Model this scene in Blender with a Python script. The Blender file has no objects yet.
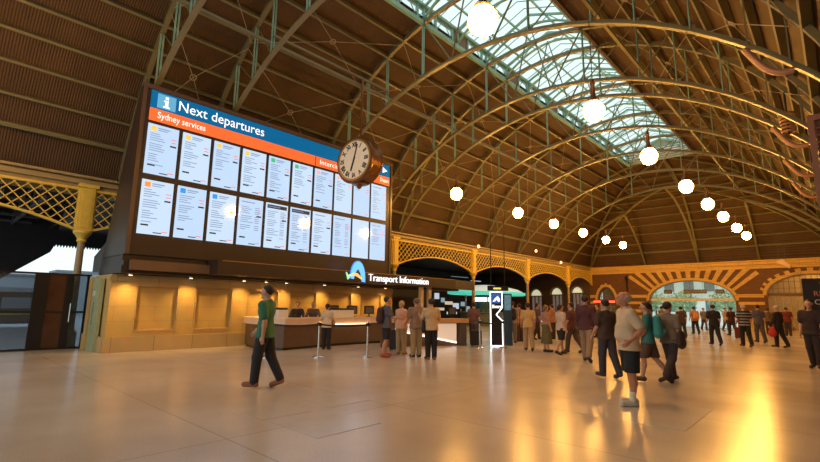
import bpy, math, random
import numpy as np
from mathutils import Vector, Matrix
random.seed(7)
S = bpy.context.scene
COL = S.collection
PI = math.pi

# ------------------------------------------------------------------ camera
cd = bpy.data.cameras.new('camera')
cd.sensor_width = 36.0
cd.lens = 456.0 / 820.0 * 36.0
cd.clip_start = 0.05
cd.clip_end = 500
cam = bpy.data.objects.new('camera', cd)
COL.objects.link(cam)
def _d(x, y):
    v = Vector((x - 410.0, -(y - 231.0), -456.0)); return v.normalized()
_Z = _d(447, -2530); _Y = _d(840, 312); _Y = (_Y - _Z * _Z.dot(_Y)).normalized(); _X = _Y.cross(_Z)
CR = Matrix((_X, _Y, _Z))
cam.matrix_world = Matrix.Translation((0, 0, 1.5)) @ CR.to_4x4()
S.camera = cam
def ray(x, y): return CR @ _d(x, y)
def ground(x, y, z=0.0):
    r = ray(x, y); t = (z - 1.5) / r.z; return Vector((0, 0, 1.5)) + r * t
def onY(x, y, Y):
    r = ray(x, y); return Vector((0, 0, 1.5)) + r * (Y / r.y)
def onX(x, y, X):
    r = ray(x, y); return Vector((0, 0, 1.5)) + r * (X / r.x)

# ------------------------------------------------------------------ world, exposure
w = bpy.data.worlds.new('evening_sky'); S.world = w; w.use_nodes = True
nt = w.node_tree; nt.nodes.clear()
bg = nt.nodes.new('ShaderNodeBackground'); wo = nt.nodes.new('ShaderNodeOutputWorld')
bg.inputs['Color'].default_value = (0.82, 0.97, 0.97, 1); bg.inputs['Strength'].default_value = 1.12
nt.links.new(bg.outputs[0], wo.inputs[0])
S.view_settings.view_transform = 'Standard'
S.view_settings.look = 'None'
S.view_settings.exposure = 0.1
S.view_settings.gamma = 1.0
S.view_settings.use_curve_mapping = False
try:
    S.cycles.max_bounces = 8; S.cycles.diffuse_bounces = 4; S.cycles.glossy_bounces = 4
    S.cycles.transparent_max_bounces = 12; S.cycles.transmission_bounces = 4
    S.cycles.sample_clamp_indirect = 6.0; S.cycles.caustics_reflective = False; S.cycles.caustics_refractive = False
except Exception: pass
LAMP = 150.0
LAMPCOL = (1.0, 0.46, 0.085)

# ------------------------------------------------------------------ materials
MATS = {}
def lin(c):
    return tuple(((v / 255.0) / 12.92 if v / 255.0 <= 0.04045 else ((v / 255.0 + 0.055) / 1.055) ** 2.4) for v in c)
def mat(name, col, rough=0.6, metal=0.0, noise=0.12, nscale=6.0, bump=0.0, emit=None, estr=0.0, spec=0.5, coat=0.0):
    if name in MATS: return MATS[name]
    m = bpy.data.materials.new(name); m.use_nodes = True; t = m.node_tree
    b = t.nodes['Principled BSDF']
    b.inputs['Roughness'].default_value = rough; b.inputs['Metallic'].default_value = metal
    b.inputs['Specular IOR Level'].default_value = spec; b.inputs['Coat Weight'].default_value = coat
    b.inputs['Coat Roughness'].default_value = 0.04
    if noise > 0:
        tc = t.nodes.new('ShaderNodeTexCoord'); n = t.nodes.new('ShaderNodeTexNoise'); n.inputs['Scale'].default_value = nscale
        n.inputs['Detail'].default_value = 3
        t.links.new(tc.outputs['Object'], n.inputs['Vector'])
        r = t.nodes.new('ShaderNodeMix'); r.data_type = 'RGBA'
        r.inputs[6].default_value = tuple(max(0, c * (1 - noise * 1.6)) for c in col) + (1,)
        r.inputs[7].default_value = tuple(min(1, c * (1 + noise * 1.6)) for c in col) + (1,)
        t.links.new(n.outputs['Fac'], r.inputs[0]); t.links.new(r.outputs[2], b.inputs['Base Color'])
        if bump > 0:
            bm = t.nodes.new('ShaderNodeBump'); bm.inputs['Strength'].default_value = bump; bm.inputs['Distance'].default_value = 0.02
            t.links.new(n.outputs['Fac'], bm.inputs['Height']); t.links.new(bm.outputs[0], b.inputs['Normal'])
    else:
        b.inputs['Base Color'].default_value = tuple(col) + (1,)
    if emit:
        b.inputs['Emission Color'].default_value = tuple(emit) + (1,); b.inputs['Emission Strength'].default_value = estr
    MATS[name] = m
    return m
def glassmat(name, tint, alpha, rough=0.05):
    m = bpy.data.materials.new(name); m.use_nodes = True; t = m.node_tree; t.nodes.clear()
    o = t.nodes.new('ShaderNodeOutputMaterial'); tr = t.nodes.new('ShaderNodeBsdfTransparent'); gl = t.nodes.new('ShaderNodeBsdfPrincipled')
    tr.inputs[0].default_value = tuple(tint) + (1,); gl.inputs['Roughness'].default_value = rough
    gl.inputs['Base Color'].default_value = tuple(c * 0.6 for c in tint) + (1,)
    mx = t.nodes.new('ShaderNodeMixShader'); mx.inputs[0].default_value = alpha
    t.links.new(tr.outputs[0], mx.inputs[1]); t.links.new(gl.outputs[0], mx.inputs[2]); t.links.new(mx.outputs[0], o.inputs[0])
    MATS[name] = m; return m
STEEL = mat('painted_steel', (0.165, 0.155, 0.080), 0.36, noise=0.10, nscale=2)
STEELG = mat('green_painted_steel', (0.22, 0.42, 0.34), 0.45, noise=0.12, nscale=3)
YEL = mat('yellow_ironwork', (0.76, 0.56, 0.10), 0.5, noise=0.12, nscale=5)
BLACK = mat('black_metal', (0.012, 0.011, 0.012), 0.35, noise=0)
BROWN = mat('dark_brown_cladding', (0.032, 0.019, 0.015), 0.45, noise=0.08, nscale=2)
BROWN2 = mat('brown_soffit_panel', (0.16, 0.09, 0.05), 0.5, noise=0.08, nscale=2)
STONE = None
CHROME = mat('brushed_chrome', (0.75, 0.72, 0.68), 0.22, 1.0, noise=0)
WOODC = mat('pale_timber', (0.62, 0.42, 0.25), 0.4, noise=0.12, nscale=8)
WHITE = mat('white_paint', (0.75, 0.72, 0.68), 0.5, noise=0.05)
SKIN = mat('skin', (0.52, 0.28, 0.18), 0.5, noise=0.06, nscale=12)
def nodes_stone(name, c1, c2, bw=0.9, bh=0.35, mort=(0.18, 0.13, 0.08), rough=0.7, axis='YZ', ms=0.008):
    m = bpy.data.materials.new(name); m.use_nodes = True; t = m.node_tree; b = t.nodes['Principled BSDF']
    tc = t.nodes.new('ShaderNodeTexCoord'); sp = t.nodes.new('ShaderNodeSeparateXYZ'); cb = t.nodes.new('ShaderNodeCombineXYZ')
    t.links.new(tc.outputs['Object'], sp.inputs[0])
    t.links.new(sp.outputs[axis[0]], cb.inputs['X']); t.links.new(sp.outputs[axis[1]], cb.inputs['Y'])
    br = t.nodes.new('ShaderNodeTexBrick'); br.inputs['Scale'].default_value = 1.0
    br.inputs['Brick Width'].default_value = bw; br.inputs['Row Height'].default_value = bh
    br.inputs['Mortar Size'].default_value = ms; br.inputs['Mortar Smooth'].default_value = 0.3
    br.inputs['Color1'].default_value = tuple(c1) + (1,); br.inputs['Color2'].default_value = tuple(c2) + (1,)
    br.inputs['Mortar'].default_value = tuple(mort) + (1,)
    t.links.new(cb.outputs[0], br.inputs['Vector'])
    n = t.nodes.new('ShaderNodeTexNoise'); n.inputs['Scale'].default_value = 3.0; n.inputs['Detail'].default_value = 5
    t.links.new(tc.outputs['Object'], n.inputs['Vector'])
    mx = t.nodes.new('ShaderNodeMix'); mx.data_type = 'RGBA'; mx.blend_type = 'MULTIPLY'; mx.inputs[0].default_value = 0.45
    t.links.new(br.outputs['Color'], mx.inputs[6]); t.links.new(n.outputs['Color'], mx.inputs[7])
    rp = t.nodes.new('ShaderNodeMix'); rp.data_type = 'RGBA'; rp.inputs[0].default_value = 0.35
    t.links.new(mx.outputs[2], rp.inputs[6]); t.links.new(br.outputs['Color'], rp.inputs[7])
    t.links.new(rp.outputs[2], b.inputs['Base Color']); b.inputs['Roughness'].default_value = rough
    MATS[name] = m; return m
STONE = nodes_stone('honey_sandstone', (0.70, 0.47, 0.16), (0.64, 0.42, 0.135), 1.2, 0.46, (0.42, 0.30, 0.14), ms=0.005)
STONEX = nodes_stone('honey_sandstone_banding', (0.80, 0.54, 0.16), (0.72, 0.46, 0.12), 1.0, 0.4, axis='XZ')
BRICK = nodes_stone('red_brown_brick', (0.20, 0.085, 0.025), (0.15, 0.062, 0.02), 0.24, 0.085, (0.14, 0.08, 0.035), axis='XZ')
BRICKY = nodes_stone('dark_brick_side', (0.20, 0.10, 0.05), (0.16, 0.08, 0.04), 0.24, 0.085, (0.15, 0.10, 0.06), axis='YZ')

# ------------------------------------------------------------------ mesh builder
class MB:
    def __init__(s): s.v = []; s.f = []
    def add(s, vs, fs):
        o = len(s.v); s.v += [Vector(p) for p in vs]; s.f += [tuple(i + o for i in f) for f in fs]; return s
    def box(s, c, d, M=None):
        hx, hy, hz = d[0] / 2, d[1] / 2, d[2] / 2; c = Vector(c)
        vs = [Vector((x, y, z)) for x in (-hx, hx) for y in (-hy, hy) for z in (-hz, hz)]
        if M is not None: vs = [M @ v for v in vs]
        return s.add([c + v for v in vs], [(0, 1, 3, 2), (4, 6, 7, 5), (0, 4, 5, 1), (2, 3, 7, 6), (0, 2, 6, 4), (1, 5, 7, 3)])
    def b2(s, x0, x1, y0, y1, z0, z1): return s.box(((x0 + x1) / 2, (y0 + y1) / 2, (z0 + z1) / 2), (abs(x1 - x0), abs(y1 - y0), abs(z1 - z0)))
    def bar(s, a, b, wd, ht, up=(0, 0, 1)):
        a = Vector(a); b = Vector(b); d = (b - a); L = d.length
        if L < 1e-6: return s
        d /= L; u = Vector(up); x = d.cross(u)
        if x.length < 1e-4: x = d.cross(Vector((1, 0, 0)))
        x.normalize(); u = x.cross(d).normalized()
        M = Matrix((x, d, u)).transposed()
        return s.box((a + b) / 2, (wd, L, ht), M)
    def tube(s, pts, r, n=8, closed=False, cap=True):
        pts = [Vector(p) for p in pts]; rs = r if isinstance(r, (list, tuple)) else [r] * len(pts)
        o = len(s.v); m = len(pts); ref = None
        for i, p in enumerate(pts):
            if closed: t = pts[(i + 1) % m] - pts[i - 1]
            else: t = pts[min(i + 1, m - 1)] - pts[max(i - 1, 0)]
            t.normalize()
            if ref is None:
                ref = t.cross(Vector((0, 0, 1)))
                if ref.length < 1e-3: ref = t.cross(Vector((1, 0, 0)))
            x = ref - t * ref.dot(t)
            if x.length < 1e-5: x = t.orthogonal()
            x.normalize(); ref = x; y = t.cross(x)
            for k in range(n):
                a = 2 * PI * k / n; s.v.append(p + (x * math.cos(a) + y * math.sin(a)) * rs[i])
        for i in range(m if closed else m - 1):
            j = (i + 1) % m
            for k in range(n):
                k2 = (k + 1) % n; s.f.append((o + i * n + k, o + j * n + k, o + j * n + k2, o + i * n + k2))
        if cap and not closed:
            s.f.append(tuple(o + k for k in range(n))); s.f.append(tuple(o + (m - 1) * n + k for k in reversed(range(n))))
        return s
    def ribbon(s, pts, wdir, wd, nrm_th):
        """rectangular section swept along pts: width wd along fixed wdir, thickness along local normal"""
        pts = [Vector(p) for p in pts]; wdv = Vector(wdir).normalized() * wd / 2; o = len(s.v); m = len(pts)
        for i, p in enumerate(pts):
            t = (pts[min(i + 1, m - 1)] - pts[max(i - 1, 0)]).normalized(); n = t.cross(wdv).normalized() * nrm_th / 2
            s.v += [p - wdv - n, p + wdv - n, p + wdv + n, p - wdv + n]
        for i in range(m - 1):
            a = o + i * 4; b = a + 4
            for k in range(4):
                k2 = (k + 1) % 4; s.f.append((a + k, b + k, b + k2, a + k2))
        s.f.append((o, o + 1, o + 2, o + 3)); e = o + (m - 1) * 4; s.f.append((e + 3, e + 2, e + 1, e))
        return s
    def lathe(s, prof, c=(0, 0, 0), n=16, M=None):
        o = len(s.v); c = Vector(c); m = len(prof)
        for (r, z) in prof:
            for k in range(n):
                a = 2 * PI * k / n; v = Vector((r * math.cos(a), r * math.sin(a), z))
                if M is not None: v = M @ v
                s.v.append(c + v)
        for i in range(m - 1):
            for k in range(n):
                k2 = (k + 1) % n; s.f.append((o + i * n + k, o + i * n + k2, o + (i + 1) * n + k2, o + (i + 1) * n + k))
        s.f.append(tuple(o + k for k in reversed(range(n)))); s.f.append(tuple(o + (m - 1) * n + k for k in range(n)))
        return s
    def prism(s, poly, fn, t0, t1):
        """polygon poly [(u,v)] mapped by fn(u,v,t) between t0 and t1"""
        n = len(poly); vs = [fn(u, v, t0) for u, v in poly] + [fn(u, v, t1) for u, v in poly]
        return s.add(vs, [tuple(range(n)), tuple(range(2 * n - 1, n - 1, -1))] + [(i, i + n, (i + 1) % n + n, (i + 1) % n) for i in range(n)])
    def build(s, name, m, parent=None, smooth=False, fixn=True):
        me = bpy.data.meshes.new(name)
        org = parent_loc(parent)
        me.from_pydata([tuple(v - org) for v in s.v], [], s.f)
        if fixn:
            import bmesh
            b = bmesh.new(); b.from_mesh(me); bmesh.ops.recalc_face_normals(b, faces=b.faces); b.to_mesh(me); b.free()
        me.materials.append(m)
        if smooth:
            for p in me.polygons: p.use_smooth = True
            try:
                me.set_sharp_from_angle(angle=math.radians(35))
            except Exception: pass
        o = bpy.data.objects.new(name, me); COL.objects.link(o)
        if parent: o.parent = parent
        return o
def parent_loc(p):
    l = Vector((0, 0, 0))
    while p is not None:
        l = l + p.location; p = p.parent
    return l
def empty(name, label, cat, loc, group=None):
    o = bpy.data.objects.new(name, None); COL.objects.link(o); o.location = loc; o.empty_display_size = 0.1
    o['label'] = label; o['category'] = cat
    if group: o['group'] = group
    return o
def tag(o, label, cat, group=None, kind=None):
    o['label'] = label; o['category'] = cat
    if group: o['group'] = group
    if kind: o['kind'] = kind
    return o
def struct(o): o['kind'] = 'structure'; return o
def copy_tree(o, parent=None):
    c = o.copy(); COL.objects.link(c)
    if parent: c.parent = parent
    for ch in list(o.children): copy_tree(ch, c)
    return c
def textmesh(name, s, size, m, parent, origin, xdir, ydir, depth=0.01, bold=0.0, align='LEFT', squeeze=1.0):
    cu = bpy.data.curves.new(name, 'FONT'); cu.body = s; cu.size = size; cu.extrude = depth; cu.offset = bold; cu.align_x = align
    cu.resolution_u = 3
    t = bpy.data.objects.new(name, cu); COL.objects.link(t)
    dg = bpy.context.evaluated_depsgraph_get(); me = bpy.data.meshes.new_from_object(t.evaluated_get(dg))
    bpy.data.objects.remove(t)
    xd = Vector(xdir).normalized(); yd = Vector(ydir).normalized(); zd = xd.cross(yd); org = parent_loc(parent)
    for v in me.vertices:
        v.co = Vector(origin) - org + xd * v.co.x * squeeze + yd * v.co.y + zd * v.co.z
    me.materials.clear(); me.materials.append(m); me.name = name
    o = bpy.data.objects.new(name, me); COL.objects.link(o)
    if parent: o.parent = parent
    return o

XC = -9.0            # nave centre line
YF = 48.2            # far wall
XL = -18.77          # left arcade
def zin(dx): return -1.2 + math.sqrt(max(0, 144 - dx * dx))
def zout(dx, R=10.3): return 2.94 + math.sqrt(max(0.0, R * R - dx * dx))
YR = 38.45
Y0 = -8.0

# ------------------------------------------------------------------ floor
m = bpy.data.materials.new('polished_terrazzo'); m.use_nodes = True; t = m.node_tree; b = t.nodes['Principled BSDF']
tc = t.nodes.new('ShaderNodeTexCoord')
mp = t.nodes.new('ShaderNodeMapping'); mp.inputs['Rotation'].default_value = (0, 0, math.radians(0)); t.links.new(tc.outputs['Object'], mp.inputs[0])
br = t.nodes.new('ShaderNodeTexBrick'); br.offset = 0.0
for k, v in (('Scale', 1.0), ('Brick Width', 5.2), ('Row Height', 2.6), ('Mortar Size', 0.008), ('Mortar Smooth', 0.2)): br.inputs[k].default_value = v
br.inputs['Color1'].default_value = (0.55, 0.46, 0.39, 1); br.inputs['Color2'].default_value = (0.53, 0.445, 0.375, 1); br.inputs['Mortar'].default_value = (0.34, 0.28, 0.23, 1)
t.links.new(mp.outputs[0], br.inputs['Vector'])
n1 = t.nodes.new('ShaderNodeTexNoise'); n1.inputs['Scale'].default_value = 0.5; n1.inputs['Detail'].default_value = 6; t.links.new(tc.outputs['Object'], n1.inputs['Vector'])
n2 = t.nodes.new('ShaderNodeTexNoise'); n2.inputs['Scale'].default_value = 60; n2.inputs['Detail'].default_value = 2; t.links.new(tc.outputs['Object'], n2.inputs['Vector'])
mx = t.nodes.new('ShaderNodeMix'); mx.data_type = 'RGBA'; mx.blend_type = 'OVERLAY'; mx.inputs[0].default_value = 0.35
t.links.new(br.outputs['Color'], mx.inputs[6]); t.links.new(n1.outputs['Fac'], mx.inputs[7])
mx2 = t.nodes.new('ShaderNodeMix'); mx2.data_type = 'RGBA'; mx2.blend_type = 'OVERLAY'; mx2.inputs[0].default_value = 0.25
t.links.new(mx.outputs[2], mx2.inputs[6]); t.links.new(n2.outputs['Fac'], mx2.inputs[7]); t.links.new(mx2.outputs[2], b.inputs['Base Color'])
mr = t.nodes.new('ShaderNodeMapRange'); mr.inputs['To Min'].default_value = 0.15; mr.inputs['To Max'].default_value = 0.30
t.links.new(n1.outputs['Fac'], mr.inputs['Value']); t.links.new(mr.outputs[0], b.inputs['Roughness'])
b.inputs['Specular IOR Level'].default_value = 0.45
FLOORM = m
struct(MB().b2(-18.75, 6, -9, YF + 0.3, -0.3, 0).build('floor', FLOORM))
# lighter repair slabs let into the floor
slabm = mat('pale_floor_slab', (0.56, 0.49, 0.43), 0.2, noise=0.08, nscale=2)
for i, (px, py, sx, sy, lb) in enumerate([(333, 400, 0.42, 0.42, 'small pale square cover flush in the floor, farther of the pair'), (326, 423, 0.5, 0.5, 'small pale square cover flush in the floor, nearer of the pair'), (272, 411, 0.4, 0.4, 'pale square cover in the floor behind the walking person in green'), (632, 409, 0.9, 0.9, 'large pale square slab in the floor under the standing man')]):
    g = ground(px, py)
    c = MB().b2(g.x - sx, g.x + sx, g.y - sy, g.y + sy, 0.0, 0.004); o = c.build('floor_cover', slabm)
    tag(o, lb, 'floor cover', 'pale covers set in the floor')

# ------------------------------------------------------------------ roof cladding
m = bpy.data.materials.new('ribbed_roof_boards'); m.use_nodes = True; t = m.node_tree; b = t.nodes['Principled BSDF']
tc = t.nodes.new('ShaderNodeTexCoord'); wv = t.nodes.new('ShaderNodeTexWave'); wv.bands_direction = 'Y'; wv.inputs['Scale'].default_value = 4.2; wv.inputs['Distortion'].default_value = 0.0
t.links.new(tc.outputs['Object'], wv.inputs[0])
nz = t.nodes.new('ShaderNodeTexNoise'); nz.inputs['Scale'].default_value = 1.2; nz.inputs['Detail'].default_value = 4; t.links.new(tc.outputs['Object'], nz.inputs['Vector'])
cr = t.nodes.new('ShaderNodeMix'); cr.data_type = 'RGBA'; cr.inputs[6].default_value = (0.050, 0.024, 0.006, 1); cr.inputs[7].default_value = (0.125, 0.062, 0.015, 1)
t.links.new(nz.outputs['Fac'], cr.inputs[0])
cr2 = t.nodes.new('ShaderNodeMix'); cr2.data_type = 'RGBA'; cr2.blend_type = 'MULTIPLY'; cr2.inputs[0].default_value = 0.45
t.links.new(cr.outputs[2], cr2.inputs[6]); t.links.new(wv.outputs['Fac'], cr2.inputs[7]); t.links.new(cr2.outputs[2], b.inputs['Base Color'])
bp = t.nodes.new('ShaderNodeBump'); bp.inputs['Strength'].default_value = 0.5; bp.inputs['Distance'].default_value = 0.03
t.links.new(wv.outputs['Fac'], bp.inputs['Height']); t.links.new(bp.outputs[0], b.inputs['Normal'])
b.inputs['Roughness'].default_value = 0.6
ROOFM = m
SKY = 2.34; YS1 = 38.1
def roof_sheet():
    M_ = MB(); R = 10.48
    ds = [10.1, 9.9, 9.6, 9.3, 9, 8.6, 8.2, 7.8, 7.3, 6.8, 6.2, 5.6, 5, 4.4, 3.8, 3.1, SKY]
    def P(dx, y, th): return (XC + dx, y, zout(abs(dx), R) + th)
    for sg in (-1, 1):
        for th in (0.0, 0.12):
            for a, c in zip(ds[:-1], ds[1:]):
                M_.add([P(sg * a, Y0, th), P(sg * c, Y0, th), P(sg * c, YR + c, th), P(sg * a, YR + a, th)], [(0, 1, 2, 3)])
            M_.add([P(sg * SKY, YS1, th), P(0, YS1, th), P(0, YR, th), P(sg * SKY, YR + SKY, th)], [(0, 1, 2, 3)])
    for th in (0.0, 0.12):
        hs = ds + [1.5, 0.7, 0.001]
        for a, c in zip(hs[:-1], hs[1:]):
            za = zout(a, R) + th; zc = zout(c, R) + th
            M_.add([(XC - a, YR + a, za), (XC + a, YR + a, za), (XC + c, YR + c, zc), (XC - c, YR + c, zc)], [(0, 1, 2, 3)])
    return M_
o = roof_sheet().build('ceiling', ROOFM, fixn=False); struct(o)

# purlins: each runs down both sides and round the hipped end
DX = [9.51, 9.1, 8.59, 8.03, 7.44, 6.74, 6.0, 5.36, 4.4, 3.44]
ords = ['lowest', 'second', 'third', 'fourth', 'fifth', 'sixth', 'seventh', 'eighth', 'ninth', 'tenth and topmost']
for i, d in enumerate(DX):
    p = MB(); z = zout(d, 10.33); th = math.asin(min(1, d / 10.36)); wd = 0.085 if i else 0.14
    for sg in (-1, 1):
        up = (sg * math.sin(th), 0, math.cos(th)); p.bar((XC + sg * d, Y0, z), (XC + sg * d, YR + d, z), wd, 0.22, up)
    p.bar((XC - d, YR + d, z), (XC + d, YR + d, z), wd, 0.22, (0, math.sin(th), math.cos(th)))
    tag(p.build('roof_purlin', STEEL), ords[i] + ' horizontal steel purlin up from the eaves, under the brown roof boards', 'roof purlin', 'purlins ringing the arched roof')
# longitudinal inner girders
for sg, lb in ((-1, 'long steel runner tying the arches, on the side of the departure board'), (1, 'long steel runner tying the arches, right of the skylight')):
    p = MB(); zt = zin(4.45)
    p.bar((XC + sg * 4.45, Y0, zt + 0.45), (XC + sg * 4.45, YR + 4.4, zt + 0.45), 0.10, 0.10)
    hp = [(XC + sg * 4.45, YR + y, zin(y)) for y in np.linspace(4.45, 9.75, 12)]
    p.ribbon(hp, (1, 0, 0), 0.14, 0.16)
    tag(p.build('roof_runner', STEEL), lb, 'roof beam', 'long runners tying the arches')

# ------------------------------------------------------------------ roof trusses
POSTS = [8.75, 8.03, 6.9, 5.6, 4.4, SKY]
def arc_pts(fn, d0, d1, n, y=0): return [(XC + d, y, fn(d)) for d in np.linspace(d0, d1, n)]
def make_truss(y, label, full=True, half=9.75):
    e = empty('roof_truss', label, 'roof truss', (XC, y, 5.7), 'arched steel roof trusses')
    a = math.asin(half / 12.0); pts = [(XC + 12 * math.sin(t_), y, -1.2 + 12 * math.cos(t_)) for t_ in np.linspace(-a, a, 41)]
    MB().ribbon(pts, (0, 1, 0), 0.17, 0.06).build('bottom_chord', STEEL, e)
    MB().ribbon([(q[0], q[1], q[2] + 0.06) for q in pts], (0, 1, 0), 0.04, 0.10).build('chord_web', STEEL, e)
    a = math.asin(9.85 / 10.3); pts = [(XC + 10.3 * math.sin(t_), y, 2.94 + 10.3 * math.cos(t_)) for t_ in np.linspace(-a, a, 51)]
    MB().ribbon(pts, (0, 1, 0), 0.15, 0.15).build('top_chord', STEEL, e)
    for sg in (-1, 1):
        for d in POSTS:
            for oy in (-0.045, 0.045):
                pass
            q = MB(); q.bar((XC + sg * d, y - 0.045, zin(d)), (XC + sg * d, y - 0.045, zout(d)), 0.03, 0.05, (0, 1, 0)); q.bar((XC + sg * d, y + 0.045, zin(d)), (XC + sg * d, y + 0.045, zout(d)), 0.03, 0.05, (0, 1, 0))
            q.build('post', STEELG if d < 7.5 else STEEL, e)  # inner posts greener: daylight from the skylight put into their colour
        q = MB()
        for a_, b_ in zip(POSTS[2:-1], POSTS[3:]):
            q.bar((XC + sg * a_, y, zout(a_)), (XC + sg * b_, y, zin(b_)), 0.03, 0.04, (0, 1, 0))
        q.bar((XC + sg * SKY, y, zout(SKY)), (XC + sg * 0.9, y, zin(0.9)), 0.05, 0.05, (0, 1, 0))
        q.bar((XC + sg * 0.9, y, zin(0.9)), (XC, y, 14.2 if y < YS1 else zout(0)), 0.04, 0.05, (0, 1, 0))
        q.build('diagonal_brace', STEEL, e)
    # gusset plates where posts meet the lower chord
    for sg in (-1, 1):
        for d in POSTS[2:]: MB().box((XC + sg * d, y, zin(d) + 0.08), (0.22, 0.03, 0.16)).build('gusset_plate', STEEL, e)
    return e
ty = [(-1.5, 'arched roof truss nearest behind the viewpoint'), (4.6, 'arched roof truss rising behind the left end of the departure board'), (7.3, 'arched roof truss passing over the second screen column of the departure board'),
      (12.8, 'large arched roof truss crossing directly above the round clock'), (17.4, 'nearer of the close pair of arched roof trusses past the departure board'), (19.2, 'farther of the close pair of arched roof trusses past the departure board'),
      (23.7, 'arched roof truss next after the close pair, towards the far wall'), (28.4, 'arched roof truss fourth from the far hipped end'), (33.2, 'arched roof truss next before the end of the skylight'),
      (YR, 'last full arched roof truss where the hipped end begins')]
tr0 = make_truss(*ty[0])
for y, lb in ty[1:]:
    if y < YS1:
        c = copy_tree(tr0); c.location = (XC, y, 5.7); c['label'] = lb
    else: make_truss(y, lb)
# jack arches and hip ribs of the far hipped end
def hiprib(name, pts, lb):
    p = MB(); p.ribbon(pts, (pts[1][1] - pts[0][1], -(pts[1][0] - pts[0][0]), 0), 0.16, 0.07)
    p.ribbon([(q[0], q[1], q[2] + 0.08) for q in pts], (pts[1][1] - pts[0][1], -(pts[1][0] - pts[0][0]), 0), 0.05, 0.12)
    tag(p.build(name, STEEL), lb, 'roof rib', 'ribs of the hipped roof end')
for sg, lb in ((-1, 'left'), (1, 'right')):
    hiprib('hip_rib', [(XC + sg * d, YR + d, zin(d)) for d in np.linspace(0, 9.75, 16)], 'diagonal hip rib running into the ' + lb + ' far corner of the roof')
    hiprib('hip_rib', [(XC + sg * d, YR + d, zout(d)) for d in np.linspace(0, 9.85, 16)], 'upper diagonal hip rib under the boards towards the ' + lb + ' far corner')
    hiprib('jack_rib', [(XC + sg * d, YR + 4.45, zin(d)) for d in np.linspace(4.45, 9.75, 10)], 'short arched rib between the last truss and the far wall, ' + lb + ' side')
hiprib('jack_rib', [(XC, YR + d, zin(d)) for d in np.linspace(0.01, 9.75, 14)], 'middle curved rib coming down onto the wall above the large arch')
hiprib('jack_rib', [(XC, YR + d, zout(d)) for d in np.linspace(0.01, 9.85, 16)], 'upper middle curved rib close under the boards of the hipped end')
# X tie rods with ring between trusses
rod = mat('tie_rod', (0.35, 0.30, 0.20), 0.5, noise=0)
ybays = [4.6, 7.3, 12.8, 17.4, 23.7, 28.4, 33.2]
for bi, (ya, yb) in enumerate(zip(ybays[:-1], ybays[1:])):
    for sg in (-1, 1):
        for (da, db, lb) in ((8.9, 6.2, 'lower'), (6.0, 3.4, 'upper')):
            def Pq(d, y): return Vector((XC + sg * d, y, zout(d) - 0.25))
            dm = (da + db) / 2; c = Pq(dm, (ya + yb) / 2); p = MB()
            for (d, y) in ((da, ya), (da, yb), (db, ya), (db, yb)): p.tube([Pq(d, y), c], 0.012, 5)
            e = empty('cross_bracing', 'thin crossed tie rods, %s set, %s slope, %s' % (lb, 'left' if sg < 0 else 'right', ['nearest bay', 'second bay past the board', 'bay past the clock', 'bay with paired trusses', 'bay before skylight end', 'farthest bay'][bi]), 'tie rods', tuple(c), 'crossed tie rods between the trusses')
            p.build('rod', rod, e)
            nrm = Vector((sg * math.sin(math.asin(dm / 10.3)), 0, math.cos(math.asin(dm / 10.3)))); xx = Vector((0, 1, 0)); yy = nrm.cross(xx)
            MB().tube([c + (xx * math.cos(a) + yy * math.sin(a)) * 0.11 for a in np.linspace(0, 2 * PI, 13)[:-1]], 0.018, 5, closed=True).build('ring', rod, e)

# ------------------------------------------------------------------ skylight
sk = empty('skylight', 'long raised glazed skylight with green ironwork along the ridge of the roof', 'skylight', (XC, 14, 13.0))
ZE = 13.0; ZT = 13.75; ZR = 14.75; YS0 = -6.0
GL = bpy.data.materials.new('frosted_skylight_glass'); GL.use_nodes = True; t = GL.node_tree; t.nodes.clear()
o_ = t.nodes.new('ShaderNodeOutputMaterial'); a_ = t.nodes.new('ShaderNodeBsdfTransparent'); b_ = t.nodes.new('ShaderNodeBsdfTranslucent'); c_ = t.nodes.new('ShaderNodeMixShader')
a_.inputs[0].default_value = (0.93, 0.98, 0.97, 1); b_.inputs[0].default_value = (0.85, 0.95, 0.93, 1); c_.inputs[0].default_value = 0.25
nn = t.nodes.new('ShaderNodeTexNoise'); nn.inputs['Scale'].default_value = 1.5; rr = t.nodes.new('ShaderNodeMapRange'); rr.inputs['To Min'].default_value = 0.1; rr.inputs['To Max'].default_value = 0.5
t.links.new(nn.outputs['Fac'], rr.inputs['Value']); t.links.new(rr.outputs[0], c_.inputs[0])
t.links.new(a_.outputs[0], c_.inputs[1]); t.links.new(b_.outputs[0], c_.inputs[2]); t.links.new(c_.outputs[0], o_.inputs[0])
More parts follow.
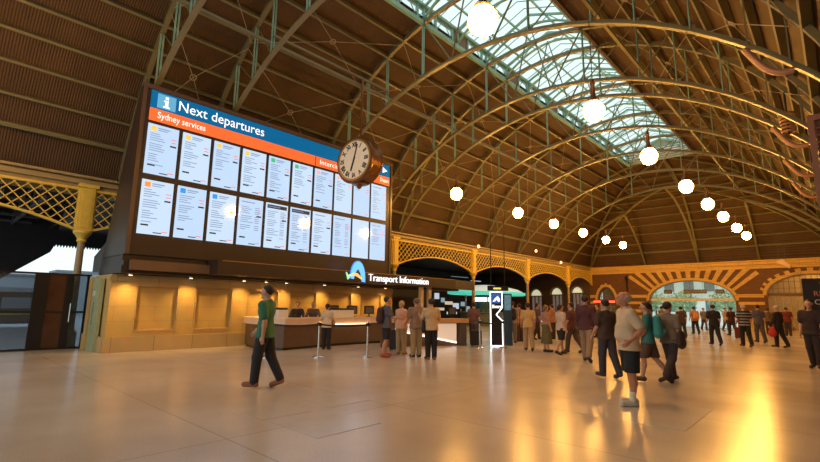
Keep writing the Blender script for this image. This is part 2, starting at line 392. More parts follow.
for sg in (-1, 1):
    MB().add([(XC + sg * 2.55, YS0, ZT), (XC + sg * 2.55, YS1, ZT), (XC, YS1, ZR), (XC, YS0, ZR)], [(0, 1, 2, 3)]).build('roof_glazing', GL, sk, fixn=False)
    # clerestory
    xw = XC + sg * SKY
    MB().b2(xw - 0.07, xw + 0.07, YS0, YS1, ZE - 0.12, ZE + 0.06).build('sill_beam', STEELG if sg < 0 else mat('dark_timber_sill', (0.07, 0.04, 0.02), 0.6), sk); p = MB(); p.b2(xw - 0.08, xw + 0.12, YS0, YS1, ZT - 0.08, ZT + 0.04)
    y = YS0; k = 0
    while y < YS1 - 0.1:
        p.b2(xw - 0.06, xw + 0.06, y - 0.04, y + 0.04, ZE, ZT)
        yn = min(y + 1.15, YS1)
        if k % 4 == 2: MB().b2(xw - 0.02, xw + 0.02, y, yn, ZE, ZT).build('timber_panel', BROWN2, sk)
        else:
            MB().add([(xw, y, ZE), (xw, yn, ZE), (xw, yn, ZT), (xw, y, ZT)], [(0, 1, 2, 3)]).build('side_pane', GL, sk, fixn=False)
            p.bar((xw, y, ZE), (xw, (y + yn) / 2, ZT), 0.03, 0.03); p.bar((xw, yn, ZE), (xw, (y + yn) / 2, ZT), 0.03, 0.03)
        y = yn; k += 1
    p.build('side_frame', STEELG, sk)
    p = MB()
    y = YS0
    while y <= YS1: 
        p.bar((XC + sg * 2.5, y, ZT - 0.02), (XC, y, ZR - 0.02), 0.024, 0.04); y += 0.62
    p.build('glazing_bars', STEELG, sk)
    p = MB()
    for f_ in (0.0, 0.36, 0.7): p.bar((XC + sg * 2.45 * (1 - f_), YS0, ZT + f_ * (ZR - ZT) - 0.07), (XC + sg * 2.45 * (1 - f_), YS1, ZT + f_ * (ZR - ZT) - 0.07), 0.06, 0.09)
    p.build('glazing_purlins', STEELG, sk)
yy = [-1.5, 1.5, 4.6, 7.3, 10.1, 12.8, 15.1, 17.4, 19.2, 21.4, 23.7, 26, 28.4, 30.8, 33.2, 35.6, 38.0]
for y in yy:
    p = MB(); pts = [(XC + d, y, ZE + 0.15 + 0.95 * (1 - (d / SKY) ** 2)) for d in np.linspace(-SKY, SKY, 19)]
    p.ribbon(pts, (0, 1, 0), 0.10, 0.07)
    for sg in (-1, 1):
        p.bar((XC + sg * 2.45, y, ZT - 0.1), (XC, y, ZR - 0.1), 0.07, 0.10)
        p.bar((XC + sg * SKY, y, ZE), (XC + sg * SKY, y, ZT), 0.1, 0.1, (0, 1, 0))
        p.bar((XC + sg * 1.5, y, pts[3][2]), (XC + sg * 0.9, y, ZR - 0.5), 0.035, 0.035, (0, 1, 0)); p.bar((XC + sg * 0.6, y, ZE + 1.04), (XC + sg * 0.9, y, ZR - 0.5), 0.035, 0.035, (0, 1, 0)); p.bar((XC + sg * 1.5, y, pts[3][2]), (XC + sg * 1.7, y, ZT + 0.25), 0.035, 0.035, (0, 1, 0))
    p.build('arched_rib', STEELG, sk)
p = MB()
for i in range(7): p.b2(XC - SKY, XC + SKY, YS1 - 0.03 - i * 0.0, YS1 + 0.03, ZE + i * 0.17, ZE + 0.13 + i * 0.17)
p.prism([(-2.5, ZT + 0.4), (2.5, ZT + 0.4), (0, ZR)], lambda u, v, t_: (XC + u, YS1 + t_, v), 0, 0.05)
p.build('end_louvre', mat('faded_green_boards', (0.34, 0.36, 0.26), 0.6), sk)

# ------------------------------------------------------------------ left arcade (structure above the openings, columns, lattice spandrels)
p = MB(); p.b2(XL - 0.35, XL + 0.10, Y0, YF, 5.52, 5.66); p.b2(XL - 0.35, XL - 0.02, Y0, YF, 5.30, 5.52); p.b2(XL - 0.05, XL + 0.22, Y0, YF, 5.72, 5.80)
p.b2(XL - 0.5, XL - 0.3, Y0, YF, 5.2, 7.0)
struct(p.build('trim_1', mat('eaves_beam', (0.34, 0.27, 0.14), 0.5)))
colY = [-4.15, 3.65, 11.2, 18.8, 26.75, 34.5, 42.4]
pos_w = {-4.15: 'behind the gate, out of frame to the left', 3.65: 'at the far left behind the dark gate', 11.2: 'hidden behind the departure board', 18.8: 'just right of the departure board', 26.75: 'beside the lit totem, left of it', 34.5: 'second from the far corner', 42.4: 'nearest the far corner'}
cole = []
def make_column(y):
    e = empty('arcade_column', 'slim yellow cast iron column with pilaster cap ' + pos_w[y], 'column', (XL, y, 0), 'yellow columns of the left arcade')
    MB().lathe([(0.20, 0), (0.20, 0.5), (0.15, 0.56), (0.12, 0.62), (0.115, 2.0), (0.105, 3.5)], (XL, y, 0), 14).build('shaft', mat('column_paint', (0.36, 0.27, 0.15), 0.45), e, smooth=True)
    MB().lathe([(0.11, 3.5), (0.15, 3.55), (0.13, 3.62), (0.20, 3.74), (0.27, 3.82), (0.27, 3.9)], (XL, y, 0), 14).build('capital', YEL, e, smooth=True)
    p = MB(); p.b2(XL - 0.14, XL + 0.14, y - 0.21, y + 0.21, 3.9, 5.42); p.b2(XL - 0.2, XL + 0.2, y - 0.29, y + 0.29, 5.40, 5.52); p.b2(XL + 0.14, XL + 0.17, y - 0.13, y + 0.13, 4.0, 5.3)
    p.build('pilaster', YEL, e)
    return e
for y in colY: make_column(y)
def lattice(y0, y1, lb):
    e = empty('lattice_arch', lb, 'lattice arch', (XL, (y0 + y1) / 2, 4.6), 'yellow lattice arches of the left arcade')
    yc = (y0 + y1) / 2; hw = (y1 - y0) / 2
    def za(y): u = min(1, abs(y - yc) / hw); return 3.93 + 0.68 * (1 - u ** 2.0)
    pts = [(XL, y, za(y)) for y in np.linspace(y0, y1, 25)]
    p = MB(); p.ribbon(pts, (1, 0, 0), 0.16, 0.07); p.b2(XL - 0.08, XL + 0.08, y0, y1, 5.30, 5.38)
    p.b2(XL - 0.06, XL + 0.06, y0, y0 + 0.06, 3.93, 5.35); p.b2(XL - 0.06, XL + 0.06, y1 - 0.06, y1, 3.93, 5.35)
    p.build('arch_rim', YEL, e)
    q = MB(); st = 0.34; ZTp = 5.32
    for sgn in (-1, 1):
        k = int((y0 - 3) / st)
        while k * st < y1 + 3:
            # line y = k*st + sgn*(z-3.9); collect inside run
            run = []
            for z in np.linspace(3.9, ZTp, 48):
                y = k * st + sgn * (z - 3.9)
                if y0 <= y <= y1 and z >= za(y) : run.append((y, z))
                elif run: break
            if len(run) > 2:
                q.bar((XL + 0.015 * sgn, run[0][0], run[0][1]), (XL + 0.015 * sgn, run[-1][0], run[-1][1]), 0.03, 0.05, (1, 0, 0))
                if sgn == 1:
                    for (yy_, zz_) in run[2::9]:
                        pass
            k += 1
    q.build('lattice', YEL, e)
spans = [(-4.15, 3.65, 'yellow iron lattice arch at the far left, over the gate'), (3.65, 11.2, 'yellow iron lattice arch passing behind the departure board'), (11.2, 18.8, 'yellow iron lattice arch ending at the right edge of the departure board'),
         (18.8, 26.75, 'yellow iron lattice arch above the end of the information sign'), (26.75, 34.5, 'yellow iron lattice arch above the lit totem'), (34.5, 42.4, 'second yellow iron lattice arch from the far corner'), (42.4, YF, 'short yellow iron lattice arch in the far corner')]
for a, b2_, lb in spans: lattice(a + 0.21, b2_ - (0.21 if b2_ < YF else 0), lb)

# ------------------------------------------------------------------ far wall
def arch_wall(x0, x1, z1, ops, y0, y1, name, m):
    xs = sorted(set(list(np.arange(x0, x1, 0.4)) + [x1] + [v for (xc, hw, zs, rise) in ops for v in list(xc + hw * np.cos(np.linspace(0, PI, 33)))]))
    p = MB()
    def zb(x, side):
        for (xc, hw, zs, rise) in ops:
            if abs(x - xc) < hw + 1e-6 and abs(x + side * 1e-4 - xc) < hw: return zs + rise * math.sqrt(max(0, 1 - ((x - xc) / hw) ** 2))
        return 0.0
    for a, b in zip(xs[:-1], xs[1:]):
        if b - a < 1e-5: continue
        za = zb(a, 1); zb_ = zb(b, -1)
        p.add([(a, y0, za), (b, y0, zb_), (b, y0, z1), (a, y0, z1), (a, y1, za), (b, y1, zb_), (b, y1, z1), (a, y1, z1)],
              [(0, 1, 2, 3), (7, 6, 5, 4), (0, 4, 5, 1), (3, 2, 6, 7)])
    for (xc, hw, zs, rise) in ops:
        for sg in (-1, 1): p.add([(xc + sg * hw, y0, 0), (xc + sg * hw, y1, 0), (xc + sg * hw, y1, zs), (xc + sg * hw, y0, zs)], [(0, 1, 2, 3)])
    return p.build(name, m, fixn=False)
OPS = [(-9.9, 3.4, 2.35, 1.8), (-17.35, 0.85, 2.3, 1.4), (-1.4, 2.9, 2.8, 1.65), (3.6, 0.8, 2.3, 1.3)]
FW = struct(arch_wall(-19.0, 6.0, 5.75, OPS, YF, YF + 0.6, 'wall_far', BRICK))
tr = MB(); tr.b2(-19, 6, YF - 0.12, YF, 5.02, 5.35); tr.b2(-19, 6, YF - 0.30, YF, 5.35, 5.62); tr.b2(-19, 6, YF - 0.42, YF, 5.62, 5.72)
struct(tr.build('trim_2', STONEX))
# voussoirs and bands (sandstone)
def vous(xc, hw, zs, rise, n, length, zmax=5.0, lo_=0.0):
    p = MB()
    for i in range(n):
        if (i % 2 != (n // 2) % 2) or (i + 0.5) / n < lo_ or (i + 0.5) / n > 1 - lo_: continue
        a0 = PI * (i) / n; a1 = PI * (i + 1) / n
        def E(a, ex):
            x = xc + hw * math.cos(a); z = zs + rise * math.sin(a)
            nx = math.cos(a) / hw; nz = math.sin(a) / rise; L = math.hypot(nx, nz); nx /= L; nz /= L
            # blend the normal towards a centre below so that the stones fan out
            fx = x - xc; fz = z - (zs - 1.6 * rise * 0.6); FL = math.hypot(fx, fz); fx /= FL; fz /= FL
            z2 = z + fz * ex
            if z2 > zmax: ex = (zmax - z) / fz
            return (x + fx * ex, z + fz * ex)
        poly = [E(a0, 0.0), E(a0, length), E(a1, length), E(a1, 0.0)]
        p.prism(poly, lambda u, v, t_: (u, YF - t_, v), 0.0, 0.05)
    return p
q = vous(-9.9, 3.42, 2.35, 1.82, 33, 2.6, 5.02, 0.10)
q2 = vous(-17.35, 0.87, 2.3, 1.42, 13, 0.38); q3 = vous(-1.4, 2.92, 2.8, 1.67, 27, 0.5)
p = MB(); p.v = list(q.v); p.f = list(q.f)
for qq in (q2, q3): p.add(qq.v, qq.f)
segs = [(-16.3, -13.5), (-6.3, -4.5), (1.7, 2.7), (-19, -18.4)]
for (a, b) in segs:
    for z0, z1 in ((0, 0.9), (1.2, 1.5), (2.0, 2.25), (2.62, 2.9)): p.b2(a, b, YF - 0.04, YF, z0, z1)
for (xc, hw, zs, rise) in OPS[:3]: p.ribbon([(xc + (hw + 0.14) * math.cos(a), YF - 0.03, zs + (rise + 0.14) * math.sin(a)) for a in np.linspace(0, PI, 41)], (0, 1, 0), 0.07, 0.26)
struct(p.build('trim_3', STONEX))
# arch rims
rim = MB()
for (xc, hw, zs, rise) in OPS:
    rim.ribbon([(xc + hw * math.cos(a), YF + 0.1, zs + rise * math.sin(a)) for a in np.linspace(0, PI, 33)], (0, 1, 0), 0.34, 0.09)
struct(rim.build('trim_4', mat('dark_arch_rim', (0.20, 0.13, 0.07), 0.5)))
# fanlights
DARKW = mat('window_frame_brown', (0.14, 0.08, 0.04), 0.5)
PANE = glassmat('clear_pane', (0.9, 0.95, 0.92), 0.12)
def fanlight(i, xc, hw, zs, rise, nv, zdoor, bars=True):
    e = bpy.data.objects.new('window_%d' % i, None); COL.objects.link(e); e.location = (xc, YF + 0.3, zs); e['kind'] = 'structure'
    MB().b2(xc - hw, xc + hw, YF + 0.16, YF + 0.46, zs - 0.08, zs + 0.14).build('transom', mat('cream_transom', (0.72, 0.66, 0.52), 0.5) if i == 1 else DARKW, e); p = MB()
    for k in range(1, nv):
        x = xc - hw + 2 * hw * k / nv; p.b2(x - 0.025, x + 0.025, YF + 0.27, YF + 0.33, zs, zs + rise * math.sqrt(max(0, 1 - ((x - xc) / hw) ** 2)))
    if bars:
        for z in (0.33, 0.66):
            hx = hw * math.sqrt(1 - z * z); p.b2(xc - hx, xc + hx, YF + 0.27, YF + 0.33, zs + rise * z - 0.02, zs + rise * z + 0.02)
    p.build('window_frame', DARKW, e)
    n = 24; poly = [(xc + hw * math.cos(a), zs + rise * math.sin(a)) for a in np.linspace(0, PI, n)]
    MB().prism(poly, lambda u, v, t_: (u, t_, v), YF + 0.29, YF + 0.31).build('pane', PANE, e)
fanlight(1, -9.9, 3.36, 2.4, 1.72, 2, 0, False)
fanlight(2, -17.35, 0.83, 2.3, 1.36, 7, 0)
fanlight(3, -1.4, 2.86, 2.85, 1.58, 16, 0)
# side doors closed below the two smaller arches
def screenwall(i, xc, hw, zt, nd):
    e = bpy.data.objects.new('door_%d' % i, None); COL.objects.link(e); e.location = (xc, YF + 0.3, 0); e['kind'] = 'structure'
    p = MB(); w_ = 2 * hw / nd
    for k in range(nd + 1): p.b2(xc - hw + k * w_ - 0.05, xc - hw + k * w_ + 0.05, YF + 0.25, YF + 0.35, 0, zt)
    p.b2(xc - hw, xc + hw, YF + 0.25, YF + 0.35, 0, 0.25); p.b2(xc - hw, xc + hw, YF + 0.25, YF + 0.35, zt - 0.12, zt); p.b2(xc - hw, xc + hw, YF + 0.25, YF + 0.35, 1.0, 1.1)
    for k in range(nd):
        for f_ in (1, 2): x = xc - hw + k * w_ + w_ * f_ / 3; p.b2(x - 0.02, x + 0.02, YF + 0.28, YF + 0.32, 1.1, zt)
    p.b2(xc - hw, xc + hw, YF + 0.28, YF + 0.32, 1.75, 1.79)
    p.build('door_frame', mat('ochre_joinery', (0.42, 0.26, 0.10), 0.5), e)
    MB().b2(xc - hw, xc + hw, YF + 0.295, YF + 0.305, 0.25, zt).build('pane', PANE, e)
screenwall(1, -17.35, 0.85, 2.3, 1); screenwall(2, -1.4, 2.9, 2.8, 4)
RED = mat('red_neon', (0.8, 0.05, 0.02), 0.4, noise=0, emit=(1, 0.08, 0.03), estr=3.0)
e = empty('shop_sign', 'glowing red strip sign across the small arch in the far wall', 'sign', (-17.5, YF - 0.14, 2.2)); MB().b2(-18.6, -16.5, YF - 0.2, YF - 0.1, 2.13, 2.33).build('light_strip', RED, e)
MB().b2(-18.65, -16.45, YF - 0.1, YF - 0.0, 2.08, 2.38).build('backing_box', BLACK, e)
# bracket lamp on the wall between the small and the large arch
e = empty('wall_bracket', 'dark iron bracket fixture on the far wall between small and large arches', 'bracket', (-15.2, YF - 0.1, 3.2))
MB().lathe([(0.03, 2.9), (0.05, 3.0), (0.05, 4.3), (0.16, 4.4), (0.2, 4.6), (0.1, 4.72), (0.02, 4.85)], (-15.2, YF - 0.35, 0), 10).build('stem', BLACK, e, smooth=True)
MB().b2(-15.24, -15.16, YF - 0.4, YF, 3.5, 3.56).b2(-15.24, -15.16, YF - 0.4, YF, 4.1, 4.16).build('arm', BLACK, e)
# hanging signs beyond the arch
for x, w_, lb in ((-12.2, 0.7, 'small dark hanging sign beyond the large arch, left one'), (-9.9, 1.9, 'wide dark hanging sign beyond the large arch, middle one'), (-7.9, 0.7, 'small dark hanging sign beyond the large arch, right one')):
    e = empty('hanging_sign', lb, 'sign', (x, YF + 2.2, 3.3), 'dark signs hanging beyond the large arch')
    MB().b2(x - w_ / 2, x + w_ / 2, YF + 2.15, YF + 2.27, 3.05, 3.42).build('sign_box', BLACK, e)
    MB().b2(x - w_ / 2 + 0.08, x + w_ / 2 - 0.08, YF + 2.14, YF + 2.16, 3.14, 3.33).build('sign_face', mat('orange_sign_face', (0.6, 0.25, 0.08), 0.5, noise=0.3, nscale=9), e)
    MB().b2(x - w_ / 3, x - w_ / 3 + 0.02, YF + 2.2, YF + 2.22, 3.42, 5.6).b2(x + w_ / 3, x + w_ / 3 + 0.02, YF + 2.2, YF + 2.22, 3.42, 5.6).build('hanger', BLACK, e)
# rooms behind the smaller arches
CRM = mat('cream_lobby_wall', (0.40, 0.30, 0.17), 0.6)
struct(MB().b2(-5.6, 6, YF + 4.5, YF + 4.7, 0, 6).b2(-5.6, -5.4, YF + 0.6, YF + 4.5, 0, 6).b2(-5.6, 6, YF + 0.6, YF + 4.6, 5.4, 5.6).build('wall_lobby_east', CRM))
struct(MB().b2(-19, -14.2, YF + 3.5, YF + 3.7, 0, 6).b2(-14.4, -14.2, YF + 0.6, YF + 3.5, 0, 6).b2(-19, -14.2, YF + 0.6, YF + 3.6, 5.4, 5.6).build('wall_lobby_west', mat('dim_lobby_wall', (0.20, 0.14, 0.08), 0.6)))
# outside: forecourt, pale building, trees
struct(MB().b2(-40, 30, YF + 0.3, 110, -0.3, -0.02).build('floor_forecourt', mat('pale_forecourt', (0.80, 0.80, 0.74), 0.4)))
p = MB(); p.b2(-13.6, -6.2, YF + 0.6, YF + 7.0, 5.6, 5.8)
for k in range(5): p.bar((-13.6, YF + 1 + k * 1.4, 4.6), (-10, YF + 1 + k * 1.4, 5.6), 0.08, 0.1)
struct(p.build('ceiling_porch', mat('porch_roof', (0.25, 0.24, 0.22), 0.6)))
bld = empty('street_building', 'pale building with rows of windows across the street beyond the arch', 'building', (-14, 84, 0))
MB().b2(-34, -12, 84, 94, -0.1, 8).b2(-12, 8, 84, 94, -0.1, 4.6).build('facade', mat('pale_facade', (0.85, 0.88, 0.78), 0.6, noise=0.15, nscale=0.6), bld)
for i in range(14):
    for j in range(2 if i < 7 else 1): MB().b2(-32 + i * 2.8, -30.6 + i * 2.8, 83.93, 84.02, 1.2 + j * 3.2, 3.2 + j * 3.2).build('window', mat('far_window_glass', (0.15, 0.2, 0.22), 0.2, noise=0), bld)
leafm = mat('street_tree_leaves', (0.34, 0.46, 0.24), 0.7, noise=0.4, nscale=4)
barkm = mat('bark', (0.16, 0.11, 0.07), 0.8)
rng = random.Random(3)
for i, (x, y, s_) in enumerate([(-25, 74, 1.0), (-20.5, 77, 1.1), (-16.0, 73, 1.0), (-11.5, 76, 1.1), (-6, 74, 1)]):
    e = empty('street_tree', '%s of the leafy green trees seen beyond the large arch' % ['leftmost', 'second from left', 'middle', 'second from right', 'rightmost'][i], 'tree', (x, y, 0), 'trees beyond the arch')
    MB().tube([(x, y, 0), (x + 0.1, y, 1.2), (x, y, 2.2)], [0.16, 0.12, 0.08], 8).build('trunk', barkm, e)
    p = MB()
    for k in range(420):
        a = rng.random() * 2 * PI; rr_ = rng.random() ** 0.4; ph = math.acos(2 * rng.random() - 1)
        c = Vector((x + 2.0 * s_ * rr_ * math.sin(ph) * math.cos(a), y + 1.6 * rr_ * math.sin(ph) * math.sin(a), 2.6 + 1.5 * s_ * rr_ * math.cos(ph)))
        u = Vector((rng.uniform(-1, 1), rng.uniform(-1, 1), rng.uniform(-1, 1))).normalized() * 0.22; v_ = u.orthogonal().normalized() * 0.14
        p.add([c - u, c + v_, c + u, c - v_], [(0, 1, 2, 3)])
    p.build('crown', leafm, e, fixn=False)

# ------------------------------------------------------------------ right side of the hall
struct(MB().b2(4.6, 4.9, Y0, YF, 0, 5.9).build('wall_right', BRICKY))
p = MB(); p.b2(0.86, 1.3, Y0, YF, 5.2, 6.0); p.b2(0.9, 4.7, Y0, YF, 5.1, 5.2)
struct(p.build('trim_5', mat('eaves_beam_right', (0.30, 0.20, 0.10), 0.5)))
for i, y in enumerate([18.8, 26.75, 34.5, 42.4]):
    c = MB(); c.lathe([(0.2, 0), (0.2, 0.5), (0.13, 0.6), (0.11, 4.9), (0.25, 5.1)], (1.1, y, 0), 12)
    tag(c.build('arcade_column', mat('column_paint', (0.36, 0.27, 0.15)), smooth=True), 'slim iron column of the right arcade, %s' % ['nearest shown', 'second along', 'third along', 'nearest the far wall'][i], 'column', 'columns of the right arcade')
# louvred brown box high on the right
e = empty('louvred_box', 'brown louvred cabinet high at the right edge of the view', 'cabinet', (0.3, 12.6, 3.6))
RB = mat('red_brown_box', (0.22, 0.09, 0.05), 0.5, noise=0.1)
p = MB(); p.b2(-0.10, 0.0, 12.0, 12.12, 3.0, 5.35); p.b2(-0.10, 0.9, 12.0, 13.4, 5.35, 5.47); p.b2(-0.05, 0.9, 12.05, 13.4, 3.0, 3.1); p.b2(0.02, 0.9, 12.12, 13.4, 3.1, 5.35)
p.build('housing', RB, e)
p = MB()
for k in range(14): p.box((0.42, 12.06, 3.25 + k * 0.15), (0.84, 0.12, 0.03), Matrix.Rotation(0.5, 3, 'X'))
p.build('louvres', RB, e)
# curved copper ducts below the right arches
COP = mat('copper_pink_tube', (0.34, 0.17, 0.10), 0.4, noise=0.1)
for y, lb in ((12.8, 'nearest curved pinkish tube slung under the arch at upper right'), (19.2, 'second curved pinkish tube slung under an arch at right'), (23.7, 'third curved pinkish tube slung under an arch at right'), (28.4, 'farthest curved pinkish tube slung under an arch at right')):
    e = empty('curved_duct', lb, 'duct', (-1, y, 7), 'curved tubes slung under the right ends of the arches')
    pts = []
    for d, dz in zip(np.linspace(7.95, 8.80, 11), np.sin(np.linspace(0, PI, 11))): pts.append((XC + d, y, zin(d) - 0.10 - 0.30 * dz))
    MB().tube(pts, 0.075, 10).build('tube', COP, e, smooth=True)
    MB().tube([pts[1], (pts[1][0] + 0.05, y, zin(7.95))], 0.02, 6).tube([pts[9], (pts[9][0], y, zin(8.8))], 0.02, 6).build('hanger', BLACK, e)
# stacked rings (insulator like) beyond the box
e = empty('ring_stack', 'stack of pinkish rings hanging at the right edge between the arches', 'fitting', (-0.65, 19.0, 7.2))
for k in range(6):
    z = 7.25 + k * 0.12; MB().tube([(-0.62 + 0.17 * math.cos(a), 18.6 + 0.17 * math.sin(a), z) for a in np.linspace(0, 2 * PI, 15)[:-1]], 0.035, 6, closed=True).build('ring', COP, e, smooth=True)
MB().tube([(-0.62, 18.6, 7.15), (-0.62, 18.6, 8.6)], 0.03, 8).build('stem', BLACK, e)
# ------------------------------------------------------------------ information kiosk: stone wall
bays = [onX(x, 290, -16.25).y for x in (138, 178, 197, 232, 249, 278, 291, 316, 329, 351, 361, 381)]
bays = [(bays[i], bays[i + 1]) for i in range(0, 12, 2)]
WY1 = 16.2
p = MB(); p.b2(-18.0, -16.25, 4.05, WY1, 0, 0.65); p.b2(-18.0, -16.25, 4.05, WY1, 2.0, 2.36)
ys = [4.05] + [v for b_ in bays for v in b_] + [WY1]
for i in range(0, len(ys), 2): p.b2(-18.0, -16.25, ys[i], ys[i + 1], 0.65, 2.0)
for a, b_ in bays: p.b2(-18.0, -16.36, a, b_, 0.65, 2.0)
struct(p.build('wall_left', STONE))
p = MB(); p.b2(-16.25, -16.17, 4.0, 8.55, 0, 0.46); p.b2(-16.25, -16.21, 4.0, WY1, 2.16, 2.30); p.b2(-18.0, -16.25, 3.97, 4.05, 0, 0.46)
for a, b_ in bays:
    for q in ((a - 0.05, a, 0.6, 2.05), (b_, b_ + 0.05, 0.6, 2.05), (a, b_, 0.6, 0.65), (a, b_, 2.0, 2.05)): p.b2(-16.26, -16.225, *q)
struct(p.build('trim_6', nodes_stone('sandstone_moulding', (0.60, 0.42, 0.20), (0.55, 0.38, 0.18), 1.2, 0.5)))
# pier and pale green box added for a bright recess left of the kiosk
struct(MB().b2(-17.95, -17.62, 3.86, 4.02, 0, 2.3).b2(-18.0, -17.57, 3.83, 4.03, 0, 0.5).build('trim_7', STONE))
e = empty('service_cabinet', 'narrow pale green cabinet between the stone pier and the stone kiosk wall', 'cabinet', (-17.4, 3.95, 0))
MB().b2(-17.55, -16.75, 3.88, 4.0, 0, 2.25).build('body', mat('pale_green_enamel', (0.42, 0.48, 0.30), 0.3), e)
MB().b2(-17.2, -17.17, 3.86, 3.88, 0.8, 1.5).build('handle', CHROME, e)
MB().b2(-17.4, -17.15, 3.86, 3.88, 1.7, 1.85).build('notice', WHITE, e)

# ------------------------------------------------------------------ canopy
cn = empty('kiosk_canopy', 'dark brown canopy over the information counter, below the departure board', 'canopy', (-15.5, 12, 2.45))
p = MB(); p.prism([(-15.2, 6.65), (-14.8, 6.65), (-14.8, 19.5), (-15.3, 21.9), (-15.6, 21.9), (-15.6, 6.65)], lambda u, v, t_: (u, v, t_), 2.46, 2.93); p.build('front_fascia', BROWN, cn)
MB().prism([(-18.06, 3.5), (-19.35, 3.1), (-19.35, 2.55), (-18.06, 2.55)], lambda u, v, t_: (u, t_, v), 4.2, 15.8).build('rear_roof', BROWN, cn)
MB().b2(-15.75, -15.4, 4.3, 6.65, 2.48, 2.78).build('end_fascia', BROWN2, cn)
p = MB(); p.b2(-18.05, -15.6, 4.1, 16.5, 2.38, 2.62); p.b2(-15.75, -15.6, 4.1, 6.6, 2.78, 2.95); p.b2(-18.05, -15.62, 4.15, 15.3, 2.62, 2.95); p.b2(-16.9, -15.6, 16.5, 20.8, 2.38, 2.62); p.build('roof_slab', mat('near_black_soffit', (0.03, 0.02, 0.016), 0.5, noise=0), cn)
p = MB(); p.b2(-14.80, -14.785, 6.8, 19.4, 2.90, 2.93); p.build('edge_trim', mat('bronze_edge', (0.35, 0.24, 0.15), 0.35, 0.6, noise=0), cn)
GLOW = mat('white_sign_glow', (0.9, 0.93, 1.0), 0.4, noise=0, emit=(0.85, 0.93, 1.0), estr=1.1)
CYAN = mat('cyan_sign_glow', (0.1, 0.4, 0.8), 0.4, noise=0, emit=(0.12, 0.48, 1.0), estr=1.1)
ORG = mat('orange_sign_glow', (0.9, 0.4, 0.1), 0.4, noise=0, emit=(1.0, 0.42, 0.10), estr=1.4)
GRN = mat('green_sign_glow', (0.3, 0.7, 0.3), 0.4, noise=0, emit=(0.35, 0.85, 0.4), estr=1.0)
BLUEG = mat('blue_edge_glow', (0.05, 0.2, 0.7), 0.4, noise=0, emit=(0.05, 0.25, 0.9), estr=0.9)
sg_ = empty('information_sign', 'glowing white lettering and blue arch logo reading Transport Information on the canopy edge', 'sign', (-14.75, 14.5, 2.7))
tl = textmesh('lettering', 'Transport Information', 0.45, GLOW, sg_, (-14.74, 13.22, 2.56), (0, 1, 0), (0, 0, 1), 0.02, -0.004)
xs = [v.co.y for v in tl.data.vertices]; wn = max(xs) - min(xs); fac = 3.95 / wn; mn = min(xs)
for v in tl.data.vertices: v.co.y = mn + (v.co.y - mn) * fac
p = MB()
def archband(y0, y1, zb, zt, th0, th1, n=18):
    pts = []
    yc = (y0 + y1) / 2; hw = (y1 - y0) / 2; outer = []; inner = []
    for a in np.linspace(PI * 0.97, 0.0, n):
        k = th0 + (th1 - th0) * (math.sin(a)); outer.append((yc + hw * math.cos(a), zb + (zt - zb) * math.sin(a) ** 0.8)); inner.append((yc + (hw - k) * math.cos(a) , zb + (zt - zb - k * 1.25) * math.sin(a) ** 0.8))
    return outer + inner[::-1]
MB().prism(archband(12.25, 13.02, 2.50, 3.34, 0.14, 0.26), lambda u, v, t_: (t_, u, v), -14.79, -14.73).build('logo_arch', CYAN, sg_)
MB().prism(archband(12.20, 13.06, 2.47, 3.38, 0.03, 0.03), lambda u, v, t_: (t_, u, v), -14.795, -14.75).build('logo_edge', BLUEG, sg_)
MB().prism([(12.12, 2.70), (12.35, 2.84), (12.58, 2.85), (12.74, 2.74), (12.84, 2.60), (12.66, 2.69), (12.5, 2.74), (12.3, 2.72)], lambda u, v, t_: (t_, u, v), -14.79, -14.725).build('logo_swoosh', ORG, sg_)
MB().prism([(12.0, 2.86), (12.12, 2.72), (12.24, 2.80), (12.16, 2.66), (12.10, 2.56), (12.06, 2.68)], lambda u, v, t_: (t_, u, v), -14.79, -14.72).build('logo_tip', GRN, sg_)

# downlights under the canopy
DLM = mat('downlight_lens', (1, 0.8, 0.4), 0.4, noise=0, emit=(1.0, 0.75, 0.35), estr=9.0)
dls = [(130, 273), (190, 276), (243, 279), (265, 281), (285, 284), (323, 286), (357, 288), (384, 290)]
for i, (px, py) in enumerate(dls):
    y = onX(px, py, -16.0).y
    e = empty('downlight', 'small warm downlight under the kiosk canopy, %s from the left' % ['first', 'second', 'third', 'fourth', 'fifth', 'sixth', 'seventh', 'eighth'][i], 'downlight', (-15.9, y, 2.38), 'downlights along the stone kiosk wall')
    MB().lathe([(0.055, -0.05), (0.075, -0.05), (0.075, 0.0)], (-15.9, y, 2.38), 14).build('rim', CHROME, e)
    MB().lathe([(0.001, -0.052), (0.055, -0.052), (0.055, -0.04)], (-15.9, y, 2.38), 14).build('lens', DLM, e)
    L = bpy.data.lights.new('downlight_lamp', 'SPOT'); L.energy = 85; L.color = (1.0, 0.60, 0.18); L.spot_size = math.radians(125); L.spot_blend = 0.9; L.shadow_soft_size = 0.05
    lo = bpy.data.objects.new('downlight_lamp', L); COL.objects.link(lo); lo.parent = e; lo.location = (0.02, 0, -0.07)

